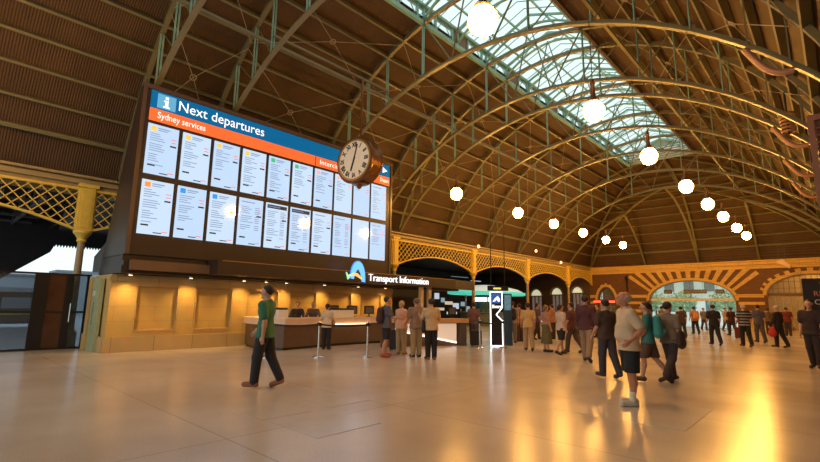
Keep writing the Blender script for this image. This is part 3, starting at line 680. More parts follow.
# ------------------------------------------------------------------ departure board
bd = empty('departure_board', 'huge dark departure board with twenty bright screens under a blue and orange header', 'departure board', (-15.9, 9.7, 2.95))
MB().prism([(-15.52, 2.95), (-15.52, 8.36), (-15.8, 8.36), (-17.9, 2.95)], lambda u, v, t_: (u, t_, v), 4.12, 15.3).build('housing', BROWN, bd)
p = MB(); p.b2(-15.55, -15.47, 4.12, 15.3, 8.30, 8.44); p.b2(-15.55, -15.49, 4.12, 4.24, 2.95, 8.3); p.b2(-15.55, -15.49, 15.18, 15.3, 2.95, 8.3); p.build('rim', mat('bronze_rim', (0.10, 0.06, 0.045), 0.4, noise=0), bd)
BH = mat('header_blue', (0.0, 0.10, 0.25), 0.25, noise=0, emit=(0.0, 0.115, 0.30), estr=0.8)
BI = mat('header_icon_blue', (0.1, 0.35, 0.6), 0.3, noise=0, emit=(0.10, 0.36, 0.62), estr=0.8)
OH = mat('header_orange', (0.8, 0.14, 0.03), 0.3, noise=0, emit=(0.95, 0.145, 0.035), estr=0.75)
TXW = mat('header_white', (0.9, 0.9, 0.9), 0.4, noise=0, emit=(0.95, 0.97, 1.0), estr=0.85)
MB().b2(-15.52, -15.49, 4.36, 15.08, 7.68, 8.28).build('header_panel', BH, bd)
MB().b2(-15.52, -15.488, 4.36, 15.08, 7.27, 7.68).build('orange_band', OH, bd)
MB().b2(-15.49, -15.484, 10.72, 10.75, 7.27, 7.68).build('band_divider', BROWN, bd)
for yi in (4.55, 13.55):
    ic = MB().b2(-15.50, -15.484, yi, yi + 0.56, 7.74, 8.22).build('icon', BI, bd)
    MB().b2(-15.485, -15.478, yi + 0.235, yi + 0.325, 7.82, 8.03).b2(-15.485, -15.478, yi + 0.19, yi + 0.325, 7.99, 8.03).b2(-15.485, -15.478, yi + 0.18, yi + 0.38, 7.79, 7.83).b2(-15.485, -15.478, yi + 0.235, yi + 0.325, 8.08, 8.165).build('icon_letter', TXW, ic)
def fit_text(nm, s, size, m, y0, y1, z, x=-15.483):
    o = textmesh(nm, s, size, m, bd, (x, y0, z), (0, 1, 0), (0, 0, 1), 0.002, 0.0)
    ys_ = [v.co.y for v in o.data.vertices]; mn = min(ys_); f_ = (y1 - y0) / (max(ys_) - mn)
    for v in o.data.vertices: v.co.y = mn + (v.co.y - mn) * f_
    return o
yN0 = onX(178, 105, -15.5).y; yN1 = onX(263, 135, -15.5).y
fit_text('title_lettering', 'Next departures', 0.50, TXW, yN0, yN1, 7.84)
fit_text('band_lettering', 'Sydney services', 0.31, TXW, onX(157, 117, -15.5).y, onX(205, 128, -15.5).y, 7.39)
fit_text('band_lettering', 'Intercity services', 0.29, TXW, 10.95, 13.2, 7.39)
fit_text('band_lettering', 'Depart', 0.26, TXW, 14.45, 15.0, 7.40)
MB().prism([(14.62, 7.84), (14.92, 7.98), (14.62, 8.12)], lambda u, v, t_: (t_, u, v), -15.49, -15.482).build('arrow_mark', TXW, bd)
SCRC = [(0.56, 0.74, 0.97), (0.62, 0.79, 0.98)]
def screenmat(k, c):
    return mat('lit_screen_%d' % k, (0.02, 0.02, 0.03), 0.06, noise=0, emit=c, estr=0.98, spec=0.7, coat=0.8)
DT = mat('listing_ink', (0.10, 0.16, 0.30), 0.5, noise=0, emit=(0.22, 0.32, 0.52), estr=0.9)
DK = mat('listing_bar', (0.02, 0.03, 0.08), 0.5, noise=0)
RT = mat('listing_red', (0.7, 0.15, 0.15), 0.5, noise=0, emit=(0.75, 0.30, 0.30), estr=0.7)
BADG = {'y': mat('badge_amber', (0.9, 0.55, 0.1), 0.4, noise=0, emit=(0.95, 0.55, 0.12), estr=0.8), 'o': mat('badge_orange', (0.9, 0.25, 0.05), 0.4, noise=0, emit=(0.95, 0.27, 0.06), estr=0.8),
        'b': mat('badge_blue', (0.0, 0.25, 0.75), 0.4, noise=0, emit=(0.02, 0.28, 0.8), estr=0.8), 'g': mat('badge_green', (0.05, 0.45, 0.2), 0.4, noise=0, emit=(0.05, 0.5, 0.22), estr=0.8), 'p': mat('badge_pink', (0.8, 0.4, 0.3), 0.4, noise=0, emit=(0.85, 0.45, 0.35), estr=0.8)}
badges = [['y', 'y', 'y', 'y', 'g', 'g', 'p', 'p', '', ''], ['o', 'b', 'b', '', '', '', '', '', '', '']]
hdr = {(1, 4), (1, 5)}
rs = random.Random(5); P0 = 4.33; PW = 1.064
for r in range(2):
    z0, z1 = ((5.52, 7.16), (3.60, 5.32))[r]
    for c in range(10):
        y0 = P0 + PW * c + 0.035; y1 = y0 + PW - 0.13
        sc = MB().b2(-15.52, -15.485, y0, y1, z0, z1).build('screen', screenmat((r + c) % 2, SCRC[(r + c) % 2]), bd)
        if c == 8 and r == 1: continue
        x = -15.483; bg_ = badges[r][c]
        if bg_:
            MB().b2(-15.485, x, y0 + 0.08, y0 + 0.25, z1 - 0.23, z1 - 0.07).build('badge', BADG[bg_], sc)
            p = MB(); p.b2(-15.485, x, y0 + 0.30, y0 + 0.66, z1 - 0.13, z1 - 0.09); p.b2(-15.485, x, y0 + 0.30, y0 + 0.58, z1 - 0.19, z1 - 0.16)
        else: p = MB(); p.b2(-15.485, x, y0 + 0.08, y0 + 0.6, z1 - 0.15, z1 - 0.11)
        if (r, c) in hdr: MB().b2(-15.485, x, y0 + 0.05, y1 - 0.05, z1 - 0.20, z1 - 0.06).build('heading_bar', BADG['b'] if 0 else mat('heading_navy', (0.03, 0.08, 0.2), 0.4, noise=0), sc)
        z = z1 - 0.30; q = MB()
        nl = rs.choice([9, 11, 13]) if c != 8 else 3
        for k in range(nl):
            L_ = rs.uniform(0.2, 0.5); p.b2(-15.485, x, y0 + 0.08, y0 + 0.08 + L_, z - 0.028, z)
            if (r, c) in hdr or (r == 1 and c in (3, 7)):
                p.b2(-15.485, x, y0 + 0.62, y0 + 0.8, z - 0.028, z)
            z -= 0.072 + (0.05 if k % 4 == 3 else 0)
        q.b2(-15.485, x, y1 - 0.22, y1 - 0.06, z1 - 0.40, z1 - 0.37); q.b2(-15.485, x, y1 - 0.2, y1 - 0.06, z1 - 0.50, z1 - 0.47)
        q.b2(-15.485, x, y1 - 0.24, y1 - 0.07, z0 + 0.09, z0 + 0.12)
        p.build('listing_text', DT, sc); q.build('listing_red_text', RT, sc)
        if c < 7: MB().b2(-15.485, x, y1 - 0.24, y1 - 0.05, z1 - 0.64, z1 - 0.59).b2(-15.485, x, y0 + 0.08, y0 + 0.30, z0 + 0.26, z0 + 0.31).b2(-15.485, x, y0 + 0.45, y0 + 0.7, z0 + 0.05, z0 + 0.08).build('listing_bars', DK, sc)

# ------------------------------------------------------------------ station clock
cp = onX(360, 162, -13.3); R = 0.93
ck = empty('station_clock', 'round drum station clock in bronze case with roman numerals hanging before the board', 'clock', tuple(cp))
ang = math.radians(8); nrm = Vector((math.sin(ang), -math.cos(ang), 0)); xd = Vector((math.cos(ang), math.sin(ang), 0)); zd = Vector((0, 0, 1))
Mc = Matrix((xd, zd, nrm)).transposed()
BRZ = mat('bronze_case', (0.20, 0.09, 0.03), 0.32, 0.6, noise=0.1)
MB().lathe([(0.90, -0.34), (R, -0.30), (R, -0.24), (R - 0.03, -0.2), (R - 0.03, 0.2), (R, 0.24), (R + 0.02, 0.30), (R - 0.02, 0.345), (R - 0.09, 0.34)], cp, 48, Mc).build('case', BRZ, ck, smooth=True)
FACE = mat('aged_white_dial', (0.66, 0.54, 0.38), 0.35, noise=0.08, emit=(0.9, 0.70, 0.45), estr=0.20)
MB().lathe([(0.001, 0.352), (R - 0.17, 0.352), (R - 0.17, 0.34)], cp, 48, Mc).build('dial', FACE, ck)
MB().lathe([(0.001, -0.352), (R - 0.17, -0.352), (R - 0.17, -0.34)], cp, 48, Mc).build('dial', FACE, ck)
MB().lathe([(R - 0.17, 0.335), (R - 0.17, 0.362), (R - 0.09, 0.362), (R - 0.09, 0.335)], cp, 48, Mc).build('bezel', mat('gilt_bezel', (0.55, 0.32, 0.08), 0.3, 0.6, noise=0), ck, smooth=True)
for k, s_ in enumerate(['XII', 'I', 'II', 'III', 'IIII', 'V', 'VI', 'VII', 'VIII', 'IX', 'X', 'XI']):
    a = PI / 2 - k * PI / 6; rd = xd * math.cos(a) + zd * math.sin(a); ud = rd; td = ud.cross(nrm) * 1.0
    c0 = cp + nrm * 0.356 + rd * (R - 0.40)
    textmesh('numeral', s_, 0.25, BLACK, ck, c0, td, ud, 0.002, 0.012, 'CENTER', 0.8)
for nm, a, L_, wd in (('minute_hand', PI / 2 - 0.25, 0.62, 0.055), ('hour_hand', PI / 2 - 2 * PI * 6.6 / 12, 0.46, 0.075)):
    rd = xd * math.cos(a) + zd * math.sin(a); MB().bar(cp + nrm * 0.37 - rd * 0.12, cp + nrm * 0.37 + rd * L_, wd, 0.012, nrm).build(nm, BLACK, ck)
MB().lathe([(0.03, 0), (0.09, 0.05), (0.12, 0.12), (0.30, 0.17), (0.30, 0.2)], cp + Vector((0, 0, -R - 0.17)), 16).build('pendant_foot', BRZ, ck, smooth=True)
zc = zin(XC - cp.x + 18 * 0) if False else zin(abs(cp.x - XC))
MB().tube([cp + Vector((0, 0, R - 0.05)), Vector((cp.x, cp.y, zc + 0.6))], 0.045, 10).build('suspension_rod', BRZ, ck)
p = MB(); p.bar((cp.x, 7.3, zc + 0.62), (cp.x, 12.8, zc + 0.62), 0.08, 0.08); tag(p.build('clock_beam', STEEL), 'steel beam between two trusses carrying the station clock', 'beam')

# ------------------------------------------------------------------ pendant lamps
GLOB = mat('lamp_globe_glow', (1, 0.8, 0.5), 0.4, noise=0, emit=LAMPCOL, estr=LAMP)
IRON = mat('dark_lamp_iron', (0.10, 0.05, 0.02), 0.5, noise=0)
def make_lamp(x, y, z, lb):
    e = empty('pendant_lamp', lb, 'lamp', (x, y, z), 'globe lamps hanging in two rows from the roof')
    MB().lathe([(0.02, -0.30), (0.11, -0.285), (0.20, -0.22), (0.26, -0.12), (0.285, 0), (0.27, 0.10), (0.22, 0.20), (0.15, 0.27), (0.12, 0.29)], (x, y, z), 24).build('globe', GLOB, e, smooth=True)
    MB().lathe([(0.17, 0.26), (0.18, 0.30), (0.14, 0.36), (0.07, 0.42), (0.06, 0.80), (0.08, 0.84), (0.05, 0.92), (0.012, 1.0)], (x, y, z), 16).build('cap', IRON, e, smooth=True)
    p = MB()
    for a in (0.4, 0.4 + PI / 2, 0.4 + PI, 0.4 + 3 * PI / 2):
        p.tube([(x + (r_) * math.cos(a), y + (r_) * math.sin(a), z + h_) for r_, h_ in ((0.16, 0.28), (0.29, 0.12), (0.31, -0.02), (0.22, -0.26), (0.05, -0.335))], 0.009, 5)
    p.build('cage', IRON, e)
    zt = zin(abs(x - XC)) + 0.02
    MB().tube([(x, y, z + 0.98), (x, y, zt)], 0.012, 6).build('suspension_rod', IRON, e)
    return e
LZ = 7.05
# lamps just outside the left edge of the view
cen = [6.9, 12.5, 17.7, 23.3, 28.0, 32.4, 37.4, 41.8]; lef = [17.7, 23.7, 28.4, 33.2, 37.8, 41.8]
o8 = ['brightest and nearest globe lamp, at top centre against the skylight', 'second globe lamp from the viewer in the right hand row, against the skylight', 'third globe lamp of the right hand row, at the far end of the skylight', 'fourth globe lamp of the right hand row, first one below the skylight', 'fifth globe lamp of the right hand row', 'sixth globe lamp of the right hand row', 'seventh globe lamp of the right hand row, last but one', 'last and farthest globe lamp of the right hand row']
o6 = ['nearest globe lamp of the left hand row, just right of the clock and board', 'second globe lamp of the left hand row', 'third globe lamp of the left hand row', 'fourth globe lamp of the left hand row', 'fifth globe lamp of the left hand row', 'sixth and farthest globe lamp of the left hand row']
base = make_lamp(-4.56, cen[0], LZ, o8[0])
for y, lb in zip(cen[1:], o8[1:]):
    c = copy_tree(base); c.location = (-4.56, y, LZ); c['label'] = lb
for y, lb in zip(lef, o6):
    c = copy_tree(base); c.location = (-13.38, y, LZ); c['label'] = lb

c = copy_tree(base); c.location = (-13.38, 0.2, LZ); c['label'] = 'globe lamp of the left hand row just outside the left edge of the view'
c = copy_tree(base); c.location = (-0.6, YF + 2.0, 4.95); c['label'] = 'globe lamp in the lobby behind the right hand arch of the far wall'
for ch in list(c.children):
    if ch.name.startswith('suspension'): bpy.data.objects.remove(ch)
# ------------------------------------------------------------------ counters
CT = mat('pink_beige_counter', (0.82, 0.62, 0.50), 0.35, noise=0.05)
CBASE = mat('brown_counter_base', (0.13, 0.075, 0.045), 0.4, noise=0.1)
def loft_counter(path, dep, name, lb, zt=1.05):
    e = empty(name, lb, 'counter', (path[0][0], path[0][1], 0))
    n = len(path); P = [Vector((a, b, 0)) for a, b in path]
    nr = []
    for i in range(n):
        t_ = (P[min(i + 1, n - 1)] - P[max(i - 1, 0)]).normalized(); nr.append(Vector((t_.y, -t_.x, 0)))
    def strip(o0, o1, z0, z1):
        m_ = MB(); vs = []
        for i in range(n):
            a = P[i] + nr[i] * o0; b_ = P[i] + nr[i] * o1
            vs += [(a.x, a.y, z0), (b_.x, b_.y, z0), (b_.x, b_.y, z1), (a.x, a.y, z1)]
        fs = []
        for i in range(n - 1):
            for k in range(4): k2 = (k + 1) % 4; fs.append((i * 4 + k, i * 4 + k2, i * 4 + 4 + k2, i * 4 + 4 + k))
        fs += [(3, 2, 1, 0), (4 * n - 4, 4 * n - 3, 4 * n - 2, 4 * n - 1)]
        m_.add(vs, fs); return m_
    strip(-dep, 0.04, zt - 0.05, zt).build('worktop', CT, e)
    strip(-0.04, 0.0, zt - 0.23, zt - 0.05).build('front_band', CT, e)
    strip(-dep + 0.1, -0.10, 0.08, zt - 0.1).build('base', CBASE, e)
    strip(-dep + 0.15, -0.14, 0.0, 0.08).build('plinth', BLACK, e)
    return e
ce = loft_counter([(-16.1, 8.35), (-15.2, 8.15), (-14.1, 8.05), (-13.55, 8.5), (-13.65, 9.3), (-13.95, 10.8), (-13.95, 12.6), (-13.7, 14.6), (-13.4, 16.2)], 0.75, 'information_counter', 'long curved pinkish information counter with brown base along the stone wall')
p = MB(); p.bar((-13.92, 10.9, 0.80), (-13.92, 12.6, 0.80), 0.03, 0.03); p.build('light_strip', mat('warm_strip', (1, 0.8, 0.5), 0.4, noise=0, emit=(1.0, 0.8, 0.55), estr=3), ce)
for (a, b_) in ((-13.75, 8.35), (-13.15, 9.3)): pass
# angled desk on the right with glowing slanted panel
e = empty('service_desk', 'timber edged service desk with a slanted lit white panel, right end of the counters', 'desk', (-11.9, 13.9, 0))
p = MB(); p.bar((-12.55, 12.4, 0.96), (-11.25, 15.35, 0.96), 0.8, 0.16); p.build('worktop', mat('orange_timber', (0.60, 0.34, 0.15), 0.4), e)
p = MB(); p.bar((-11.38, 15.0, 0.44), (-11.28, 15.25, 0.44), 0.7, 0.88); p.build('leg', mat('dark_taupe', (0.10, 0.07, 0.055), 0.5), e)
p = MB(); a = Vector((-12.5, 12.5, 0)); d_ = Vector((1.05, 2.4, 0)); nn_ = Vector((d_.y, -d_.x, 0)).normalized()
p.prism([(0, 0.85), (1, 0.85), (1, 0.12), (0.0, 0.62)], lambda u, v, t_: tuple(a + d_ * u + nn_ * (0.22 + t_) + Vector((0, 0, v))), 0, 0.04)
p.build('front_panel', mat('lit_cream_panel', (0.8, 0.7, 0.6), 0.4, noise=0, emit=(1.0, 0.80, 0.62), estr=0.35), e)
p = MB(); q0 = a + nn_ * 0.27; p.bar(q0 + Vector((0, 0, 0.61)), q0 + d_ + Vector((0, 0, 0.11)), 0.02, 0.045); p.build('light_strip', mat('white_strip', (1, 1, 1), 0.4, noise=0, emit=(1.0, 0.9, 0.8), estr=2.2), e)
p = MB(); p.prism([(0, 0.60), (1, 0.10), (1, 0.0), (-0.2, 0.0), (-0.2, 0.60)], lambda u, v, t_: tuple(a + d_ * u + nn_ * (0.14 + t_) + Vector((0, 0, v))), 0, 0.08); p.build('base_panel', CBASE, e)
# monitors, printers, boxes on the counter
def onpath(x, y, z): return Vector((x, y, z))
mon = [(-13.3, 10.2, 'cream printer on the counter behind the standing woman'), (-13.2, 11.0, 'cream cabinet box on the counter right of the standing woman')]
for (px, wdt, hgt, matn, lb) in [(281, 0.38, 0.34, 'w', 'white printer standing on the counter near its curved left end'), (342, 0.95, 0.34, 'w', 'long cream screen box on the counter right of the woman in dark trousers'), (296, 0.18, 0.12, 'b', 'small dark phone on the counter beside the white printer')]:
    g = onX(px, 317, -14.25); mm = WHITE if matn == 'w' else BLACK
    e = empty('counter_machine', lb, 'machine', (g.x, g.y, 1.05))
    MB().b2(g.x - 0.14, g.x + 0.14, g.y - wdt / 2, g.y + wdt / 2, 1.05, 1.05 + hgt * 0.8).build('body', mm, e)
    MB().b2(g.x - 0.12, g.x + 0.12, g.y - wdt / 2 + 0.02, g.y + wdt / 2 - 0.02, 1.05 + hgt * 0.8, 1.05 + hgt).build('lid', BROWN if matn == 'w' else BLACK, e)
for i, (px, lb) in enumerate([(333, 'black computer monitor behind the counter, left of the long cream box'), (352, 'black computer monitor behind the counter, over the right end of the long cream box'), (369, 'black computer monitor on the counter left of the man with the backpack'), (452, 'computer monitor on the service desk right of the man in the beige shirt')]):
    g = onX(px, 312, -14.4 if px < 400 else -12.0); zt = 1.05 if px < 400 else 1.04
    e = empty('computer_monitor', lb, 'monitor', (g.x, g.y, zt), 'monitors on the counters')
    MB().b2(g.x - 0.02, g.x + 0.02, g.y - 0.26, g.y + 0.26, zt + 0.12, zt + 0.45).build('screen_case', BLACK, e)
    MB().b2(g.x - 0.08, g.x + 0.08, g.y - 0.1, g.y + 0.1, zt, zt + 0.02).b2(g.x - 0.015, g.x + 0.015, g.y - 0.03, g.y + 0.03, zt, zt + 0.15).build('stand', BLACK, e)
    MB().b2(g.x + 0.02, g.x + 0.024, g.y - 0.2, g.y + 0.2, zt + 0.16, zt + 0.4).build('back_label', mat('dim_grey', (0.1, 0.1, 0.11), 0.4, noise=0), e)
# black panel stands in for a shaded opening; pale posts past the stone wall
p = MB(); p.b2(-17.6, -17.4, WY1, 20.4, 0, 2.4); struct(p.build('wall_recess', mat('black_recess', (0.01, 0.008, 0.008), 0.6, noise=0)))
for i, px in enumerate((421, 429)):
    g = onX(px, 300, -15.2)
    tag(MB().b2(-15.28, -15.12, g.y - 0.1, g.y + 0.1, 0, 2.46).build('canopy_post', mat('pale_post', (0.62, 0.52, 0.38), 0.4)), ['pale square post under the right end of the canopy, left one', 'pale square post under the right end of the canopy, right one'][i], 'post', 'posts under the canopy end')

# ------------------------------------------------------------------ queue barriers
def stanchion(x, y, lb):
    e = empty('queue_post', lb, 'queue post', (x, y, 0), 'chrome queue posts')
    MB().lathe([(0.17, 0), (0.17, 0.02), (0.12, 0.045), (0.03, 0.055), (0.028, 0.90), (0.04, 0.905), (0.04, 1.0), (0.03, 1.02), (0.001, 1.025)], (x, y, 0), 20).build('post', CHROME, e, smooth=True)
    MB().b2(x - 0.045, x + 0.045, y - 0.045, y + 0.045, 0.90, 0.99).build('belt_head', BLACK, e)
    return e
st = [(267, 357.5, 'chrome queue post partly behind the walking person in green'), (318, 357.5, 'chrome queue post in front of the woman at the counter'), (367, 357.5, 'chrome queue post at the right end of the long black belt'), (480, 348, 'chrome queue post left of the lit totem'), (504, 348, 'chrome queue post just right of the lit totem')]
sp_ = []
for px, py, lb in st:
    g = ground(px, py); stanchion(g.x, g.y, lb); sp_.append(g)
blt = mat('black_belt', (0.015, 0.012, 0.012), 0.6, noise=0)
for i, j, lb in ((0, 1, 'black belt stretched between the two left queue posts'), (1, 2, 'black belt stretched in front of the woman at the counter'), (3, 4, 'black belt stretched behind the lit totem')):
    a, b_ = sp_[i], sp_[j]; p = MB(); pr = None
    for k in range(9):
        u = k / 8; q = a.lerp(b_, u); q.z = 0.945 - 0.05 * 4 * u * (1 - u)
        if pr is not None: p.bar(pr, q, 0.006, 0.05)
        pr = q
    tag(p.build('barrier_belt', blt), lb, 'queue belt', 'black queue belts')

# ------------------------------------------------------------------ lit totem
g = ground(497.5, 346.5); tx, tyy = g.x, g.y
rv = Vector((0.733, 0.68, 0)).normalized(); fv = Vector((0.68, -0.733, 0)).normalized(); o_ = Vector((tx, tyy, 0))
tt = empty('lit_totem', 'tall black totem outlined in glowing white with an arrow notch and logo', 'sign', (tx, tyy, 0))
def T3(u, v, t_): return tuple(o_ + rv * u + fv * t_ + Vector((0, 0, v)))
body = [(-0.26, 0.03), (0.20, 0.03), (0.20, 0.98), (-0.04, 1.22), (0.20, 1.50), (0.20, 2.10), (-0.26, 2.10)]
MB().prism(body, T3, -0.06, 0.06).build('body', BLACK, tt)
GW = mat('totem_glow', (0.9, 0.95, 1), 0.3, noise=0, emit=(0.80, 0.88, 1.0), estr=4.0)
p = MB()
for i in range(len(body)):
    a = body[i]; b_ = body[(i + 1) % len(body)]; p.bar(T3(a[0], a[1], 0.06), T3(b_[0], b_[1], 0.06), 0.03, 0.03, fv)
p.build('light_outline', GW, tt)
MB().prism([(-0.21, 1.66), (0.15, 1.66), (0.15, 2.05), (-0.21, 2.05)], T3, 0.06, 0.068).build('logo_panel', mat('totem_blue', (0.02, 0.06, 0.25), 0.3, noise=0, emit=(0.03, 0.10, 0.35), estr=0.8), tt)
p = MB(); p.prism([(-0.18, 1.72), (-0.10, 1.84), (0.02, 1.95), (0.10, 1.86), (0.12, 1.74), (0.04, 1.72), (0.0, 1.80), (-0.08, 1.74)], T3, 0.068, 0.074); p.build('logo_shape', TXW, tt)
textmesh('lettering', 'Every', 0.17, TXW, tt, T3(-0.20, 1.48, 0.07), rv, (0, 0, 1), 0.003, 0.01)
e = empty('small_monitor', 'dark box screen fixed above the lit totem', 'monitor', T3(0.0, 2.2, -0.2))
MB().prism([(-0.32, 2.16), (0.5, 2.16), (0.5, 2.36), (-0.32, 2.36)], T3, -0.25, -0.12).build('housing', BLACK, e)
MB().prism([(-0.1, 2.22), (0.2, 2.22), (0.2, 2.28), (-0.1, 2.28)], T3, -0.12, -0.115).build('text_strip', ORG, e)
MB().prism([(-0.2, 2.36), (-0.17, 2.36), (-0.17, 5.5), (-0.2, 5.5)], T3, -0.2, -0.17).prism([(0.35, 2.36), (0.38, 2.36), (0.38, 5.5), (0.35, 5.5)], T3, -0.2, -0.17).build('hanger', BLACK, e)
e = empty('poster_stand', 'dark blue poster stand with pale print just right of the totem', 'poster stand', T3(0.42, 0, -0.1))
MB().prism([(0.28, 0.03), (0.62, 0.03), (0.62, 2.05), (0.28, 2.05)], T3, -0.18, -0.10).build('board', mat('dark_teal_board', (0.02, 0.05, 0.08), 0.3, noise=0), e)
MB().prism([(0.32, 1.4), (0.58, 1.4), (0.58, 2.0), (0.32, 2.0)], T3, -0.10, -0.095).build('print', mat('blue_print', (0.1, 0.25, 0.35), 0.4, noise=0.9, nscale=7, emit=(0.1, 0.2, 0.3), estr=0.3), e)

# ------------------------------------------------------------------ board sign on the right
g = ground(812, 367); e = empty('menu_board', 'tall black board with chalk style lettering at the right edge', 'sign', tuple(g))
bx = g.x; by = g.y
vx = Vector((0.97, 0.24, 0)).normalized(); vn = Vector((vx.y, -vx.x, 0))
def T4(u, v, t_): return tuple(Vector((bx, by, 0)) + vx * u + vn * t_ + Vector((0, 0, v)))
MB().prism([(0.0, 0.0), (0.06, 0.0), (0.06, 0.9), (1.1, 0.9), (1.1, 0), (1.16, 0), (1.16, 2.42), (0, 2.42)], T4, -0.03, 0.03).build('board', mat('blackboard', (0.022, 0.018, 0.016), 0.5, noise=0.3, nscale=5), e)
for i, (s_, z, m_) in enumerate((('Toma', 2.17, 'w'), ('RITES', 1.93, 'p'), ('COFFE', 1.70, 'w'), ('TE', 1.46, 'w'))):
    mm = mat('chalk_white', (0.7, 0.66, 0.6), 0.7, noise=0.3, nscale=30) if m_ == 'w' else mat('chalk_pink', (0.6, 0.22, 0.2), 0.7, noise=0.3, nscale=30)
    textmesh('lettering', s_, 0.20, mm, e, T4(0.22 + 0.16 * (i in (0, 3)), z, 0.033), vx, (0, 0, 1), 0.002, 0.0)
MB().prism([(0.50, 1.05), (1.14, 1.05), (1.14, 1.22), (0.5, 1.22)], T4, 0.03, 0.05).prism([(0.50, 1.28), (1.14, 1.28), (1.14, 1.42), (0.5, 1.42)], T4, 0.03, 0.05).build('red_panel', mat('red_panel', (0.65, 0.06, 0.03), 0.5, noise=0), e)
# small pendant sign near the far wall
e = empty('pendant_sign', 'small pale wedge shaped sign hanging on wires before the far right arch', 'sign', (-2.6, YF - 2.5, 4.8))
MB().prism([(-3.3, 5.35), (-2.5, 4.75), (-2.45, 5.0), (-2.9, 5.5)], lambda u, v, t_: (u, t_, v), YF - 2.6, YF - 2.3).build('sign_box', mat('pale_peach', (0.6, 0.42, 0.3), 0.5), e)
MB().tube([(-3.1, YF - 2.45, 5.3), (-3.1, YF - 2.45, 8.5)], 0.012, 5).tube([(-2.7, YF - 2.45, 5.2), (-2.7, YF - 2.45, 8.5)], 0.012, 5).build('wire', BLACK, e)

# ------------------------------------------------------------------ glazed gate at the left
GX = -18.42
gt = empty('glazed_gate', 'tall dark framed glass gate and panel at the left end of the concourse', 'gate', (GX, 1.0, 0))
p = MB()
for z in (0.03, 1.17, 2.38): p.b2(GX - 0.03, GX + 0.03, -3.0, 4.0, z - 0.03, z + 0.03)
ya = onX(33, 300, GX).y; yb = onX(45, 300, GX).y
for (y, w_) in ((-3.0, 0.08), (-0.9, 0.06), ((ya + yb) / 2, yb - ya + 0.06), (3.42, 0.2), (3.92, 0.06)): p.b2(GX - 0.04, GX + 0.04, y - w_ / 2, y + w_ / 2, 0, 2.40)
p.build('frame', BLACK, gt)
tint = glassmat('tinted_glass', (0.62, 0.68, 0.75), 0.10)
MB().b2(GX - 0.008, GX + 0.008, -2.96, ya, 0.06, 2.35).build('pane', tint, gt)
MB().b2(GX - 0.02, GX + 0.02, yb, 3.32, 0.06, 2.35).build('door_panel', mat('dark_glossy_timber', (0.085, 0.038, 0.02), 0.12, noise=0.4, nscale=2), gt)  # opaque pane, brown reflection in the glass put into its colour
MB().b2(GX - 0.02, GX + 0.02, 3.52, 3.9, 0.06, 2.35).build('pane', tint, gt)
p = MB(); p.tube([(GX + 0.08, 3.5, 0.85), (GX + 0.08, 3.5, 1.45)], 0.018, 8); p.build('handle', CHROME, gt)

# ------------------------------------------------------------------ platforms outside, left
struct(MB().b2(-75, -18.75, -30, 26, -0.3, -0.005).build('floor_platform', mat('platform_paving', (0.30, 0.31, 0.33), 0.25, noise=0.2, nscale=1.5)))
DKR = mat('dark_train_shed_roof', (0.025, 0.022, 0.024), 0.7, noise=0.2)
p = MB()
zr = onX(80, 246, -34).z
p.b2(-34.2, -19.2, 3.2, 24.0, zr + 0.9, zr + 1.05)
for y in np.arange(4, 24, 2.5): p.bar((-34, y, zr + 0.75), (-19.3, y, zr + 0.75), 0.12, 0.25)
for y in np.arange(4, 24, 5.0):
    for k in range(6): p.bar((-19.5 - k * 2.4, y, zr + 0.7), (-20.7 - k * 2.4, y, zr + 0.1), 0.08, 0.08); p.bar((-20.7 - k * 2.4, y, zr + 0.1), (-21.9 - k * 2.4, y, zr + 0.7), 0.08, 0.08)
    p.bar((-34, y, zr + 0.1), (-19.3, y, zr + 0.1), 0.08, 0.08)
struct(p.build('ceiling_platform', DKR))
e = empty('valance', 'dark sawtooth edged valance of the platform roof against the white sky', 'valance', (-34.3, 6, zr))
yA, yB = 2.6, 14
pts = [(yA, zr + 0.9)]
n_ = 76
for k in range(n_): y = yA + (yB - yA) * k / n_; pts += [(y, zr), (y + (yB - yA) / n_ * 0.5, zr - 0.28)]
MB().b2(-34.32, -34.28, yA, yB, zr, zr + 0.95).build('board', DKR, e)
p = MB()
for k in range(n_):
    y = yA + (yB - yA) * k / n_; s_ = (yB - yA) / n_; p.prism([(y, zr), (y + s_, zr), (y + s_ / 2, zr - 0.17)], lambda u, v, t_: (t_, u, v), -34.32, -34.28)
p.build('teeth', DKR, e)
# sloping dark shed roof nearer the left edge
a = onX(-60, 312, -26); b_ = onX(2, 279, -26); c_ = onX(56, 250, -26)
p = MB(); p.prism([(a.y, a.z), (b_.y, b_.z), (c_.y, c_.z), (c_.y + 0.1, c_.z + 0.25), (c_.y + 0.4, c_.z + 3.2), (a.y, c_.z + 3.2)], lambda u, v, t_: (t_, u, v), -27.5, -27.3)
p.b2(-27.3, -19.3, a.y - 3, c_.y - 0.1, c_.z + 2.1, c_.z + 2.2)
struct(p.build('ceiling_shed', DKR))
p = MB()
for y in np.arange(-4, 3.2, 1.1):
    p.bar((-27.3, y, 5.0), (-19.4, y, 5.0), 0.08, 0.12); p.bar((-27.3, y, 5.9), (-19.4, y, 5.9), 0.08, 0.12)
    for k in range(6): p.bar((-27.3 + k * 1.3, y, 5.0), (-26.65 + k * 1.3, y, 5.9), 0.06, 0.06); p.bar((-26.65 + k * 1.3, y, 5.9), (-26.0 + k * 1.3, y, 5.0), 0.06, 0.06)
for x in (-20.5, -22.5, -24.5, -26.5): p.b2(x - 0.05, x + 0.05, -4, 3.2, 4.95, 5.05)
e2 = tag(p.build('shed_trusses', mat('grey_shed_steel', (0.10, 0.10, 0.11), 0.6)), 'dark steel lattice trusses of the train shed seen under the left arch', 'roof trusses')
